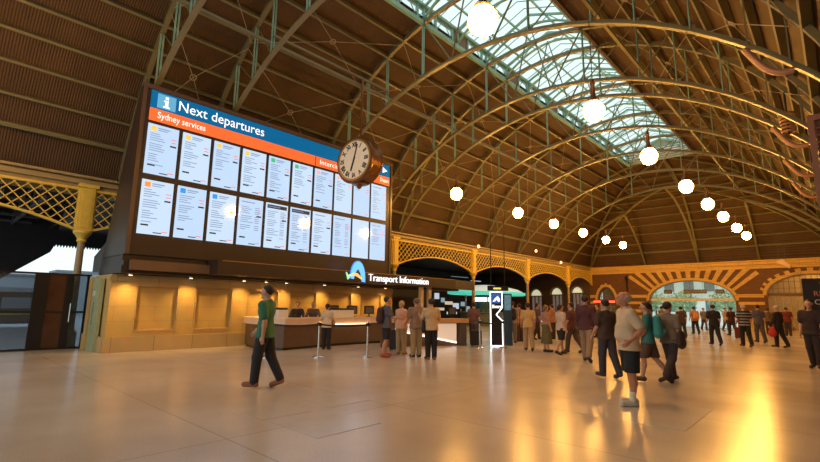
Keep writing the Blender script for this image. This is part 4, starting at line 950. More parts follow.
# corrugated translucent roof strips seen through the lattice
p = MB()
for k in range(6): p.b2(-24 - 0.1, -21.5, -1.5 + k * 1.1, -0.9 + k * 1.1, 6.9, 6.93)
tag(p.build('rooflight_strip', mat('pale_rooflight', (0.6, 0.62, 0.6), 0.5, noise=0.3, emit=(0.75, 0.8, 0.8), estr=0.55)), 'pale rooflight strips of the train shed glimpsed through the left lattice', 'rooflight')
# train carriage and pale buildings
e = empty('train_carriage', 'pale roofed dark train standing beyond the glass gate at the far left', 'train', (-35, -6, 0))
MB().b2(-36.5, -33.6, -24, 6.0, 0.25, 2.0).build('body', mat('train_side', (0.06, 0.05, 0.06), 0.3, noise=0.2), e)
MB().b2(-36.6, -33.5, -24, 6.1, 2.0, 2.25).build('roof', mat('train_roof', (0.55, 0.6, 0.66), 0.4), e)
for k in range(9): MB().b2(-33.61, -33.57, -17.5 + k * 2.6, -15.9 + k * 2.6, 1.1, 1.7).build('window', mat('train_window', (0.35, 0.4, 0.45), 0.1, noise=0), e)
MB().b2(-33.6, -33.56, -24, 6.0, 0.75, 0.85).build('stripe', mat('train_stripe', (0.6, 0.5, 0.1), 0.4, noise=0), e)
for i, (x, y, w_, h_, lb) in enumerate([(-70, 6.5, 7, 4.3, 'low grey white building on the skyline beyond the gate'), (-68, 13.0, 4, 4.9, 'pale building on the skyline right of the left column'), (-66, -4, 11, 3.1, 'low flat grey building at the far left skyline')]):
    e = empty('distant_building', lb, 'building', (x, y, 0))
    MB().b2(x - 2, x + 2, y - w_ / 2, y + w_ / 2, -0.05, h_).build('walls', mat('distant_grey', (0.38, 0.42, 0.46), 0.6, noise=0.2), e)
    MB().b2(x - 2.2, x + 2.2, y - w_ / 2 - 0.2, y + w_ / 2 + 0.2, h_, h_ + 0.25).build('roof', mat('distant_roof', (0.2, 0.24, 0.27), 0.6), e)

# ------------------------------------------------------------------ concourse beyond the arcade, centre
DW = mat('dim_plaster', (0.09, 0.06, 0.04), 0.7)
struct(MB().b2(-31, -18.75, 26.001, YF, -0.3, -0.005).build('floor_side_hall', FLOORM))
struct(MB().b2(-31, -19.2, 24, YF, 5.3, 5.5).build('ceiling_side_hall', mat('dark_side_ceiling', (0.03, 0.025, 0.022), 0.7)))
OPS2 = []
for px, yb_, yt in ((536, 296, 289.5), (556.5, 294.8, 288), (577, 293.2, 287)):
    c0 = onY(px, yb_, YF); h_ = (onY(px + 5.6, yb_, YF).x - onY(px - 5.6, yb_, YF).x) / 2; OPS2.append((c0.x, h_, c0.z, onY(px, yt, YF).z - c0.z))
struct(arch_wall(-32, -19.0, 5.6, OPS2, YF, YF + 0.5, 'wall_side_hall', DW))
WG = mat('warm_fanlight_glow', (0.9, 0.9, 0.7), 0.5, noise=0.3, nscale=1.5, emit=(0.78, 0.80, 0.50), estr=0.62)
WD = mat('dim_window', (0.15, 0.13, 0.12), 0.2, noise=0.6, nscale=3, emit=(0.45, 0.36, 0.30), estr=0.22)
for i, (xc, hw, zs, rise) in enumerate(OPS2):
    e = bpy.data.objects.new('window_%d' % (i + 4), None); COL.objects.link(e); e.location = (xc, YF + 0.2, zs); e['kind'] = 'structure'
    MB().prism([(xc + hw * math.cos(a), zs + rise * math.sin(a)) for a in np.linspace(0, PI, 20)], lambda u, v, t_: (u, t_, v), YF + 0.25, YF + 0.28).build('fanlight_pane', WG, e)
    MB().b2(xc - hw, xc + hw, YF + 0.25, YF + 0.28, 0.1, zs).build('pane', WD, e)
    q = MB(); q.b2(xc - hw, xc + hw, YF + 0.15, YF + 0.25, zs - 0.06, zs + 0.05)
    for k in (-1, -0.36, 0.36, 1): q.b2(xc + k * (hw - 0.05) - 0.04, xc + k * (hw - 0.05) + 0.04, YF + 0.15, YF + 0.25, 0, zs)
    q.build('window_frame', DARKW, e)
    rr_ = MB(); rr_.ribbon([(xc + (hw + 0.08) * math.cos(a), YF - 0.03, zs + (rise + 0.08) * math.sin(a)) for a in np.linspace(0, PI, 25)], (0, 1, 0), 0.08, 0.16); rr_.build('arch_moulding', mat('grey_stone_moulding', (0.26, 0.21, 0.16), 0.6), e)
# teal topped cafe kiosk
kx = -22.2; ky = onX(488, 292, kx).y
e = empty('cafe_kiosk', 'oval kiosk with a curved white and teal lit roof behind the arcade', 'kiosk', (kx, ky, 0))
TEAL = mat('teal_roof_edge', (0.05, 0.45, 0.36), 0.3, noise=0, emit=(0.06, 0.50, 0.38), estr=0.95)
def ell(prof, sx, sy):
    M_ = Matrix(((sx, 0, 0), (0, sy, 0), (0, 0, 1))); return MB().lathe(prof, (kx, ky, 0), 40, M_)
ell([(0.97, 2.54), (1.0, 2.58), (1.0, 2.78), (0.97, 2.8)], 2.5, 4.7).build('roof_edge', TEAL, e, smooth=True)
ell([(0.96, 2.78), (0.8, 3.05), (0.5, 3.27), (0.2, 3.38), (0.01, 3.40)], 2.5, 4.7).build('roof', mat('white_kiosk_roof', (0.7, 0.75, 0.72), 0.4, emit=(0.5, 0.62, 0.58), estr=0.75), e, smooth=True)  # roof glows by itself to brighten the kiosk
ell([(0.01, 2.62), (0.95, 2.62), (0.95, 2.6)], 2.5, 4.7).build('soffit', mat('kiosk_soffit', (0.2, 0.2, 0.2), 0.5), e)
ell([(0.78, 0), (0.78, 1.05), (0.84, 1.06), (0.84, 1.1), (0.7, 1.1)], 2.2, 4.3).build('counter', mat('kiosk_counter', (0.12, 0.16, 0.17), 0.3), e)
ell([(0.35, 1.1), (0.35, 2.6)], 2.2, 4.3).build('core', mat('kiosk_core', (0.05, 0.09, 0.10), 0.4, noise=0.5), e)
SHL = mat('white_shelf_light', (0.8, 0.85, 0.85), 0.4, noise=0, emit=(0.75, 0.85, 0.85), estr=2.2)
for k in range(7):
    a = -PI / 2 + (k - 1.5) * 0.42; c0 = Vector((kx + 0.82 * math.cos(a), ky + 1.55 * math.sin(a), 2.15))
    MB().box(c0, (0.05, 0.4, 0.32), Matrix.Rotation(a * 0.6, 3, 'Z')).build('menu_panel', SHL, e)  # glowing panels added to stand for the kiosk's lit shelves
for k, (dx_, dy_) in enumerate([(1.45, -1.6), (1.6, 0.9), (-0.2, -3.0)]):
    MB().lathe([(0.05, 1.1), (0.05, 2.6)], (kx + dx_, ky + dy_, 0), 8).build('post', CHROME, e)
for k in range(8):
    a = -1.9 + k * 0.36; x_ = kx + 1.72 * math.cos(a); y_ = ky + 3.36 * math.sin(a)
    tag(MB().lathe([(0.05, 0), (0.06, 0.02), (0.06, 0.16), (0.03, 0.22), (0.03, 0.26)], (x_, y_, 1.1), 10).build('bottle', mat('green_bottle' if k % 2 else 'amber_bottle', (0.08, 0.3, 0.15) if k % 2 else (0.4, 0.2, 0.05), 0.2, noise=0), smooth=True), ['first', 'second', 'third', 'fourth', 'fifth', 'sixth', 'seventh', 'eighth'][k] + ' small bottle from the left on the counter of the teal roofed kiosk', 'bottle', 'bottles on the kiosk counter')
# blue glow panel behind
e = empty('shop_facade', 'dim blue and white lit shop front behind the kiosk', 'shop front', (-30, 38, 0))
MB().b2(-30.4, -30.2, 27, YF - 0.1, 0, 5.2).build('wall', mat('dark_teal_wall', (0.02, 0.035, 0.045), 0.4), e)
for k, (px, py, w_, h_) in enumerate([(437, 296, 0.5, 0.9), (443, 300, 0.4, 0.7), (449, 303, 0.9, 0.5), (456, 306, 0.7, 0.9), (463, 304, 0.5, 0.7), (440, 309, 1.0, 0.4), (452, 313, 1.2, 0.4), (468, 309, 0.5, 0.9), (510, 300, 0.5, 0.9), (518, 306, 0.8, 0.7), (540, 303, 1.4, 0.8), (434, 289, 1.6, 0.1), (476, 281, 1.4, 0.1), (460, 277, 2.2, 0.06)]):
    c0 = onX(px, py, -30.15); MB().b2(-30.2, -30.14, c0.y - w_ * 0.7, c0.y + w_ * 0.7, c0.z - h_ / 3, c0.z + h_ / 3).build('lit_panel', mat('cool_lit_panel_%d' % (k % 3), (0.6, 0.7, 0.8), 0.4, noise=0.4, nscale=4, emit=[(0.7, 0.85, 1), (0.35, 0.7, 0.8), (1, 0.85, 0.6)][k % 3], estr=[0.6, 0.4, 0.5][k % 3]), e)
for i, (px, py, lb) in enumerate([(478.5, 246.5, 'small warm eaves light above the second column right of the board'), (561, 262.5, 'small warm eaves light near the far corner'), (536, 251, 'small warm eaves light midway along the left eaves')]):
    c0 = onX(px, py, XL + 0.25); e = empty('eaves_light', lb, 'light', tuple(c0), 'small lights along the left eaves')
    MB().lathe([(0.02, -0.12), (0.09, -0.08), (0.10, 0.05), (0.05, 0.12)], c0, 12).build('globe', mat('small_globe_glow', (1, 0.7, 0.4), 0.4, noise=0, emit=(1.0, 0.5, 0.2), estr=3.0), e, smooth=True)
    MB().b2(XL - 0.02, c0.x, c0.y - 0.02, c0.y + 0.02, c0.z - 0.02, c0.z + 0.02).build('arm', BLACK, e)
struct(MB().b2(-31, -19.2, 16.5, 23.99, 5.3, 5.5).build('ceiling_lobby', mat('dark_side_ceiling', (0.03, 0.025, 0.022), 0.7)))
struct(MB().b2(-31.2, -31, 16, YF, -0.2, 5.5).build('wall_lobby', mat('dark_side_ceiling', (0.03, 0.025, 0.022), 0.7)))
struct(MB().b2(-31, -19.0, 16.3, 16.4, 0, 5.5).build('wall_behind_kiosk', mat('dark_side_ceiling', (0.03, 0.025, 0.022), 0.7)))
# ------------------------------------------------------------------ people
def seg_sdf(P, a, b, ra, rb, sq=None):
    a = np.array(a, float); b = np.array(b, float); d = b - a; L2 = max(1e-9, float(d @ d))
    Q = P - a
    if sq is not None:
        ax, k = sq; ax = np.array(ax); Q = Q + (Q @ ax)[..., None] * ax * (1 / k - 1)
        dd = d + (d @ ax) * ax * (1 / k - 1)
        L2 = max(1e-9, float(dd @ dd)); h = np.clip((Q @ dd) / L2, 0, 1)
        return np.linalg.norm(Q - h[..., None] * dd, axis=-1) - (ra + (rb - ra) * h)
    h = np.clip((Q @ d) / L2, 0, 1)
    return np.linalg.norm(Q - h[..., None] * d, axis=-1) - (ra + (rb - ra) * h)
def smin(a, b, k):
    h = np.clip(0.5 + 0.5 * (b - a) / k, 0, 1); return b + (a - b) * h - k * h * (1 - h)
def field(prims, vox, k=0.02, off=0.0, clip=None):
    pts = np.array([p[0] for p in prims] + [p[1] for p in prims]); rm = max(max(p[2], p[3]) for p in prims) + off + 3 * vox
    lo = pts.min(0) - rm; hi = pts.max(0) + rm; n = np.ceil((hi - lo) / vox).astype(int) + 1
    D = np.full(n, 9.0, dtype=np.float32)
    for p in prims:
        a = np.array(p[0], float); b = np.array(p[1], float); r = max(p[2], p[3]) + off + k + 2.5 * vox
        l2 = np.maximum(0, np.floor((np.minimum(a, b) - r - lo) / vox).astype(int)); h2 = np.minimum(n, np.ceil((np.maximum(a, b) + r - lo) / vox).astype(int) + 1)
        g = np.stack(np.meshgrid(*[lo[i] + vox * np.arange(l2[i], h2[i]) for i in range(3)], indexing='ij'), -1)
        d = seg_sdf(g, a, b, p[2] + off, p[3] + off, p[4] if len(p) > 4 else None)
        sl = tuple(slice(l2[i], h2[i]) for i in range(3)); cur = D[sl]
        D[sl] = np.where(cur > 8, d, smin(cur, d, k if len(p) < 6 else p[5]))
    if clip:
        ax = [lo[i] + vox * np.arange(n[i]) for i in range(3)]
        for (c, nn) in clip:   # keep side where (x-c).nn < 0
            pl = (ax[0] - c[0])[:, None, None] * nn[0] + (ax[1] - c[1])[None, :, None] * nn[1] + (ax[2] - c[2])[None, None, :] * nn[2]
            D = np.maximum(D, pl)
    return D, lo
OFF8 = np.array([(i, j, k) for i in (0, 1) for j in (0, 1) for k in (0, 1)])
EDG = [(a, b) for a in range(8) for b in range(a + 1, 8) if np.abs(OFF8[a] - OFF8[b]).sum() == 1]
def nets(D, lo, vox):
    D = np.pad(D, 1, constant_values=9.0); lo = lo - vox
    s = D < 0; n = np.array(D.shape)
    c = np.zeros(n - 1, dtype=np.int8)
    for o in OFF8: c += s[o[0]:n[0] - 1 + o[0], o[1]:n[1] - 1 + o[1], o[2]:n[2] - 1 + o[2]]
    idx = np.argwhere((c > 0) & (c < 8))
    if len(idx) == 0: return None
    vals = np.stack([D[idx[:, 0] + o[0], idx[:, 1] + o[1], idx[:, 2] + o[2]] for o in OFF8], 1)
    acc = np.zeros((len(idx), 3)); cnt = np.zeros(len(idx))
    for a, b in EDG:
        va, vb = vals[:, a], vals[:, b]; m_ = (va < 0) != (vb < 0)
        tt_ = np.where(m_, va / np.where(m_, va - vb, 1), 0)
        p = OFF8[a] + (OFF8[b] - OFF8[a]) * np.clip(tt_, 0, 1)[:, None]
        acc += p * m_[:, None]; cnt += m_
    V = lo + vox * (idx + acc / cnt[:, None])
    vid = np.full(n - 1, -1, dtype=np.int64); vid[idx[:, 0], idx[:, 1], idx[:, 2]] = np.arange(len(idx))
    F = []
    for ax in range(3):
        o = [0, 0, 0]; o[ax] = 1
        A = s[:n[0] - o[0], :n[1] - o[1], :n[2] - o[2]]; B = s[o[0]:, o[1]:, o[2]:]
        e = np.argwhere(A != B); b1, b2_ = (ax + 1) % 3, (ax + 2) % 3
        e = e[(e[:, b1] > 0) & (e[:, b2_] > 0) & (e[:, b1] < n[b1] - 1) & (e[:, b2_] < n[b2_] - 1)]
        u = np.zeros(3, int); u[b1] = 1; w_ = np.zeros(3, int); w_[b2_] = 1
        q = [vid[tuple((e - x).T)] for x in (u + w_, w_, 0 * u, u)]
        q = np.stack(q, 1); fl = A[tuple(e.T)]
        q[~fl] = q[~fl][:, ::-1]
        F.append(q)
    return V, np.concatenate(F)
def sdf_obj(name, prims, vox, m, parent, k=0.02, off=0.0, clip=None, extra=None):
    D, lo = field(prims, vox, k, off, clip)
    r = nets(D, lo, vox)
    if r is None: return None
    V, F = r; me = bpy.data.meshes.new(name)
    me.vertices.add(len(V)); me.vertices.foreach_set('co', V.astype(np.float32).ravel())
    me.loops.add(len(F) * 4); me.loops.foreach_set('vertex_index', F.astype(np.int32).ravel())
    me.polygons.add(len(F)); me.polygons.foreach_set('loop_start', np.arange(0, len(F) * 4, 4, dtype=np.int32))
    try: me.polygons.foreach_set('loop_total', np.full(len(F), 4, dtype=np.int32))
    except Exception: pass
    me.update(calc_edges=True); me.validate()
    me.polygons.foreach_set('use_smooth', np.ones(len(me.polygons), dtype=bool))
    me.materials.append(m)
    o = bpy.data.objects.new(name, me); COL.objects.link(o); o.parent = parent
    return o
def cloth(c, nm=None):
    c = tuple(round(v, 3) for v in c); return mat('cloth_%d_%d_%d' % tuple(int(v * 999) for v in c), c, 0.8, noise=0.12, nscale=9)
FW_ = (0, 1, 0)
def V3(x, y, z): return np.array([x, y, z], float)
def person(g, heading, H, lb, top=(0.5, 0.5, 0.5), bottom=(0.05, 0.05, 0.06), shoes=(0.05, 0.04, 0.035), hair=(0.03, 0.02, 0.015), stride=0.0, armL=(0.1, 0.25), armR=(-0.1, 0.25),
           outL=0.12, outR=0.12, sleeve='short', legs='long', hairstyle='short', belly=0.0, headpitch=0.0, headyaw=0.0, vox=0.018, fem=False, socks=None, stripes=None, knee=(None, None), lean=0.0, armcross=(0, 0), eyes=True, skin=None, group='people in the concourse'):
    """local frame: x right, y forward, z up (1.75 m tall), scaled to H"""
    e = empty('person', lb, 'person', (g[0], g[1], 0.0), group); s = H / 1.75
    e.rotation_euler = (0, 0, heading); e.scale = (s, s, s)
    body = []; up_ = []; arms_lo = []; legU = []; legL = []; shoe = []
    hipz = 0.92; low = []
    for sd, st_, kn in ((-1, stride, knee[0]), (1, -stride, knee[1])):
        th = st_; kb = kn if kn is not None else (0.12 + max(0, -st_) * 0.9 if abs(st_) > 0.05 else 0.02)
        hp = V3(sd * 0.088, 0, hipz); kn_ = hp + 0.43 * V3(sd * 0.02, math.sin(th), -math.cos(th)); an = kn_ + 0.41 * V3(0, math.sin(th - kb), -math.cos(th - kb))
        fa = max(-0.9, min(0.3, (th - kb) * 0.8)) if st_ < -0.05 else (0.25 if st_ > 0.3 else 0.0)
        fdir = V3(0, math.cos(fa), math.sin(fa)); heel = an + V3(0, -0.035, 0) - V3(0, 0, 0.045); toe = heel + fdir * 0.20 + V3(sd * 0.02, 0, 0)
        low.append(min(heel[2], toe[2]) - 0.045); legU.append((hp, kn_)); legL.append((kn_, an)); shoe.append((heel, toe, an))
    dz = -min(low); T_ = V3(0, 0, dz)
    legU = [(a + T_, b + T_) for a, b in legU]; legL = [(a + T_, b + T_) for a, b in legL]; shoe = [tuple(q + T_ for q in t_) for t_ in shoe]
    z0 = hipz + dz; le = math.tan(lean)
    def UP(x, y, z): return V3(x, y + (z) * le, z0 + z)     # upper body point relative to hips
    sw = 0.17 if fem else 0.195
    pel = [(UP(-0.07, -0.005, 0.03), UP(0.07, -0.005, 0.03), 0.118 if not fem else 0.125, 0.118 if not fem else 0.125, (FW_, 0.85))]
    torso = pel + [(UP(0, 0, 0.08), UP(0, 0.0, 0.28), 0.135 if not fem else 0.115, 0.14 if not fem else 0.12, (FW_, 0.78)), (UP(-0.06, 0.0, 0.36), UP(0.06, 0.0, 0.36), 0.135 if not fem else 0.115, 0.135 if not fem else 0.115, (FW_, 0.82)),
                   (UP(0, 0, 0.495), UP(-sw + 0.035, 0, 0.455), 0.058, 0.060), (UP(0, 0, 0.495), UP(sw - 0.035, 0, 0.455), 0.058, 0.060), (UP(0, -0.01, 0.42), UP(0, -0.01, 0.5), 0.10, 0.07)]
    if belly: torso.append((UP(0, 0.05 + belly * 0.3, 0.13), UP(0, 0.04 + belly * 0.3, 0.24), 0.12 + belly * 0.5, 0.11 + belly * 0.4))
    if fem: torso += [(UP(-0.07, 0.075, 0.34), UP(-0.07, 0.08, 0.335), 0.06, 0.06), (UP(0.07, 0.075, 0.34), UP(0.07, 0.08, 0.335), 0.06, 0.06)]
    nk = UP(0, 0.0, 0.50); hc = UP(0, 0.02 + 0.02 * le, 0.69); 
    cp_, sp = math.cos(headpitch), math.sin(headpitch); cy_, sy_ = math.cos(headyaw), math.sin(headyaw)
    def HD(x, y, z):     # head local -> body
        y2 = y * cp_ - z * sp; z2 = y * sp + z * cp_; x3 = x * cy_ - y2 * sy_; y3 = x * sy_ + y2 * cy_
        return hc + V3(x3, y3, z2)
    neck = [(nk, HD(0, -0.015, -0.06), 0.057, 0.052)]
    head = [(HD(0, -0.018, 0.03), HD(0, 0.012, 0.025), 0.090, 0.082), (HD(0, 0.02, -0.02), HD(0, 0.035, -0.075), 0.070, 0.043), (HD(0, 0.07, -0.10), HD(0, 0.072, -0.095), 0.022, 0.022)]
    face = [(HD(0, 0.092, 0.012), HD(0, 0.113, -0.022), 0.010, 0.015, None, 0.008), (HD(-0.014, 0.099, -0.028), HD(0.014, 0.099, -0.028), 0.008, 0.008, None, 0.006), (HD(-0.026, 0.083, -0.058), HD(0.026, 0.083, -0.058), 0.010, 0.010, None, 0.006),
            (HD(-0.04, 0.080, 0.028), HD(0.04, 0.080, 0.028), 0.012, 0.012, None, 0.008), (HD(-0.083, -0.005, 0.02), HD(-0.083, -0.002, -0.025), 0.018, 0.011, None, 0.006), (HD(0.083, -0.005, 0.02), HD(0.083, -0.002, -0.025), 0.018, 0.011, None, 0.006)]
    ua = []; fa_ = []; hand = []
    for sd, (ph, el), out, cr in ((-1, armL, outL, armcross[0]), (1, armR, outR, armcross[1])):
        sh = UP(sd * (sw - 0.005), 0, 0.465); d1 = V3(sd * math.sin(out), math.sin(ph) * math.cos(out), -math.cos(ph) * math.cos(out)); elb = sh + d1 * 0.285
        a2 = ph + el; d2 = V3(sd * math.sin(out) * 0.5 - sd * cr, math.sin(a2), -math.cos(a2)); d2 /= np.linalg.norm(d2); wr = elb + d2 * 0.245
        ua.append((sh, elb)); fa_.append((elb, wr))
        # hand: palm, four fingers, thumb
        side = np.cross(d2, V3(sd, 0, 0)); side = side / (np.linalg.norm(side) + 1e-9); pn = np.cross(side, d2)   # side = spread direction
        palm = wr + d2 * 0.045; mn_ = 0.0085 if vox < 0.014 else 0.0115
        hand.append((wr, wr + d2 * 0.075, 0.026, 0.034, (tuple(pn), 0.55), 0.012))
        inw = pn * (1 if pn[0] * sd < 0 else -1)
        for j, L_ in enumerate((0.068, 0.078, 0.074, 0.058)):
            bs = wr + d2 * 0.085 + side * (0.0285 - 0.019 * j); md = bs + d2 * L_ * 0.55 + inw * 0.010; tp = md + d2 * L_ * 0.38 + inw * 0.028
            hand.append((bs - d2 * 0.02, md, mn_, mn_ * 0.95, None, 0.004)); hand.append((md, tp, mn_ * 0.95, mn_ * 0.8, None, 0.004))
        tb = wr + d2 * 0.03 + side * 0.024; tm = tb + d2 * 0.03 + side * 0.026 + inw * 0.012; hand.append((tb, tm, 0.013, 0.011, None, 0.006)); hand.append((tm, tm + d2 * 0.03 + inw * 0.008, 0.0105, 0.009, None, 0.005))
    legp = []
    for (hp, kn_), (kk, an) in zip(legU, legL):
        legp += [(hp, kn_, 0.088, 0.055), (kn_, kk + (an - kk) * 0.38 + V3(0, -0.02, 0), 0.052, 0.056), (kk + (an - kk) * 0.38 + V3(0, -0.02, 0), an, 0.056, 0.036)]
    armp = []
    for (sh, elb), (e2_, wr) in zip(ua, fa_): armp += [(sh, elb, 0.052, 0.039), (elb, elb + (wr - elb) * 0.3, 0.039, 0.041), (elb + (wr - elb) * 0.3, wr, 0.041, 0.025)]
    feet = [(h_ + V3(0, 0.01, 0.005), t_, 0.036, 0.030) for h_, t_, an in shoe] + [(an, h_ + V3(0, 0.03, 0.01), 0.036, 0.036) for h_, t_, an in shoe]
    SK = skin or SKIN
    sdf_obj('body', torso + neck + head + legp + armp + feet + hand + face, vox, SK, e, 0.022)
    # clothes
    tm_ = cloth(top) if stripes is None else stripes
    hemz = z0 + (-0.10 if legs != 'skirt' else 0.08)
    if sleeve == 'long': slv = [(a, b, 0.055, 0.046) for a, b in ua] + [(a, b, 0.045, 0.036) for a, b in fa_]
    elif sleeve == 'none': slv = []
    else: slv = [(a, a + (b - a) * 0.72, 0.060, 0.058) for a, b in ua]
    tops = torso + [(UP(-0.055, 0.005, -0.08), UP(0.055, 0.005, -0.08), 0.146, 0.146, (FW_, 0.9)), (UP(-0.05, 0.005, 0.1), UP(0.05, 0.005, 0.1), 0.12, 0.12, (FW_, 0.9))] + slv + [(UP(0, -0.005, 0.49), UP(0, -0.005, 0.54), 0.066, 0.052)]
    sdf_obj('shirt' if sleeve != 'long' else 'jacket', tops, vox, tm_, e, 0.03, 0.018, [((0, 0, hemz), (0, 0, -1)), ((0, UP(0, 0, 0.50)[1], UP(0, 0, 0.545)[2]), (0, 0.3, 0.95))])
    bm_ = cloth(bottom)
    if legs == 'long':
        tr_ = pel + [(a, b, 0.094, 0.066) for a, b in legU] + [(a, b, 0.064, 0.052) for a, b in legL]
        sdf_obj('trousers', tr_, vox, bm_, e, 0.03, 0.022, [((0, 0, z0 - 0.01), (0, 0, 1))])
    elif legs == 'shorts':
        tr_ = pel + [(a, a + (b - a) * 0.98, 0.10, 0.092) for a, b in legU]
        cl = [((0, 0, z0 - 0.01), (0, 0, 1)), ((0, 0, legU[0][1][2] + 0.0 if legU[0][1][2] < legU[1][1][2] else legU[1][1][2]), (0, 0, -1))]
        sdf_obj('shorts', tr_, vox, bm_, e, 0.025, 0.02, cl)
    else:
        zb = z0 - 0.62 if legs == 'skirt' else z0 - 0.40
        sdf_obj('skirt', pel + [(V3(0, 0, z0 + 0.02), V3(0, 0, zb), 0.15, 0.23, (FW_, 0.8))], vox, bm_, e, 0.03, 0.014, [((0, 0, z0 + 0.09), (0, 0, 1)), ((0, 0, zb), (0, 0, -1))])
    for h_, t_, an in shoe:
        sdf_obj('shoe', [(h_ + V3(0, 0.0, 0.0), t_, 0.045, 0.040), (an + V3(0, 0, -0.015), h_ + V3(0, 0.02, 0), 0.040, 0.042)], min(vox, 0.016), cloth(shoes), e, 0.015, 0.006, [((0, 0, -0.001), (0, 0, -1))])
    if socks:
        for (kk, an) in legL: sdf_obj('sock', [(an + V3(0, 0, 0.0), an + (kk - an) * 0.34, 0.043, 0.049)], vox, cloth(socks), e, 0.01, 0.003, [((0, 0, an[2] + 0.13), (0, 0, 1))])
    if hairstyle != 'bald' :
        nrm_ = HD(0, 0.62, -0.55) - hc; nrm_ /= np.linalg.norm(nrm_)
        pr = [(HD(0, -0.025, 0.035), HD(0, 0.008, 0.032), 0.097, 0.088)]
        c0 = HD(0, 0.018, 0.045) if hairstyle != 'receding' else HD(0, -0.02, 0.015)
        clp = [(c0, nrm_)]
        if hairstyle == 'receding':
            n2_ = HD(0, 0.35, 1.0) - hc; n2_ /= np.linalg.norm(n2_); clp = [(HD(0, -0.035, 0.07), n2_), (HD(0, 0.0, -0.055), (HD(0, 0.3, -1) - hc) / 1.04), (HD(0, 0.012, 0), (HD(0, 1, 0.25) - hc) / 1.03)]
        if hairstyle == 'long': pr += [(HD(0, -0.06, 0.0), HD(0, -0.085, -0.17), 0.085, 0.055)]
        if hairstyle == 'tail': pr += [(HD(0, -0.11, 0.04), HD(0, -0.14, -0.10), 0.035, 0.02)]
        if hairstyle == 'long': clp = [(HD(0, 0.01, 0.05), nrm_ * 1.0)]
        sdf_obj('hair', pr, min(vox, 0.014), mat('hair_%d' % int(hair[0] * 999), hair, 0.7, noise=0.2, nscale=30), e, 0.02, 0.0, clp)
    if eyes:
        p = MB(); ew = MATS.get('eye_dark') or mat('eye_dark', (0.03, 0.02, 0.015), 0.2, noise=0)
        for sx in (-0.03, 0.03):
            c = HD(sx, 0.083, 0.008); o = bpy.data.objects.new('eye', None)
            bb = MB().lathe([(0.001, -0.011), (0.008, -0.008), (0.011, 0), (0.008, 0.008), (0.001, 0.011)], tuple(c), 10)
            me = bpy.data.meshes.new('eye'); me.from_pydata([tuple(v) for v in bb.v], [], bb.f); me.materials.append(ew); bpy.data.objects.remove(o)
            o = bpy.data.objects.new('eye', me); COL.objects.link(o); o.parent = e
    e['_'] = 0; del e['_']
    return e, dict(z0=z0, UP=UP, HD=HD, ua=ua, fa=fa_, s=s)
def bag(P, local_prims, name, lb, cat, m, vox=0.018, k=0.03, grp=None):
    """a bag in the wearer's frame but its own top-level thing"""
    e, inf = P; r = empty(name, lb, cat, tuple(e.location), grp); r.rotation_euler = e.rotation_euler; r.scale = e.scale
    for nm, pr, mm in local_prims: sdf_obj(nm, pr, vox, mm or m, r, k)
    return r
def dirang(dx_img, away):
    """heading (rotation z) so that local +y points image-right*dx + away*aw"""
    v = Vector((0.733, 0.68, 0)).normalized() * dx_img + Vector((-0.68, 0.733, 0)).normalized() * away
    return math.atan2(-v.x, v.y)
Rr = dirang(1, 0); Ll = dirang(-1, 0); AW_ = dirang(0, 1); TW = dirang(0, -1)
STR = bpy.data.materials.new('striped_jersey'); STR.use_nodes = True; t = STR.node_tree; b = t.nodes['Principled BSDF']
tc = t.nodes.new('ShaderNodeTexCoord'); wv = t.nodes.new('ShaderNodeTexWave'); wv.bands_direction = 'Z'; wv.inputs['Scale'].default_value = 2.6; t.links.new(tc.outputs['Object'], wv.inputs[0])
rp = t.nodes.new('ShaderNodeValToRGB'); rp.color_ramp.interpolation = 'CONSTANT'; rp.color_ramp.elements[0].color = (0.03, 0.03, 0.04, 1); rp.color_ramp.elements[1].position = 0.92; rp.color_ramp.elements[1].color = (0.6, 0.55, 0.5, 1)
t.links.new(wv.outputs['Fac'], rp.inputs[0]); t.links.new(rp.outputs[0], b.inputs['Base Color']); b.inputs['Roughness'].default_value = 0.8
G = lambda x, y: ground(x, y)
# the man looking up at the board
man = person(G(633, 405.5), dirang(-1, 0.05), 1.80, 'grey haired man standing in beige shirt, black shorts and white socks, looking up', top=(0.60, 0.45, 0.29), bottom=(0.012, 0.012, 0.014), shoes=(0.55, 0.48, 0.40), socks=(0.75, 0.68, 0.58),
       hair=(0.40, 0.36, 0.30), hairstyle='receding', legs='shorts', belly=0.02, headpitch=0.30, vox=0.0105, stride=0.05, knee=(0.02, 0.02), armL=(-0.45, 1.35), armR=(-0.1, 0.3), outL=0.25, outR=0.1, lean=0.04, skin=mat('ruddy_skin', (0.48, 0.20, 0.11), 0.5, noise=0.08, nscale=12))
sdf_obj('collar', [(man[1]['UP'](-0.05, 0.03, 0.535), man[1]['UP'](0.05, 0.03, 0.535), 0.032, 0.032), (man[1]['UP'](-0.055, -0.045, 0.55), man[1]['UP'](0.055, -0.045, 0.55), 0.032, 0.032), (man[1]['UP'](0.055, -0.04, 0.55), man[1]['UP'](0.055, 0.03, 0.535), 0.03, 0.03), (man[1]['UP'](-0.055, -0.04, 0.55), man[1]['UP'](-0.055, 0.03, 0.535), 0.03, 0.03)], 0.0105, cloth((0.60, 0.45, 0.29)), man[0], 0.015)
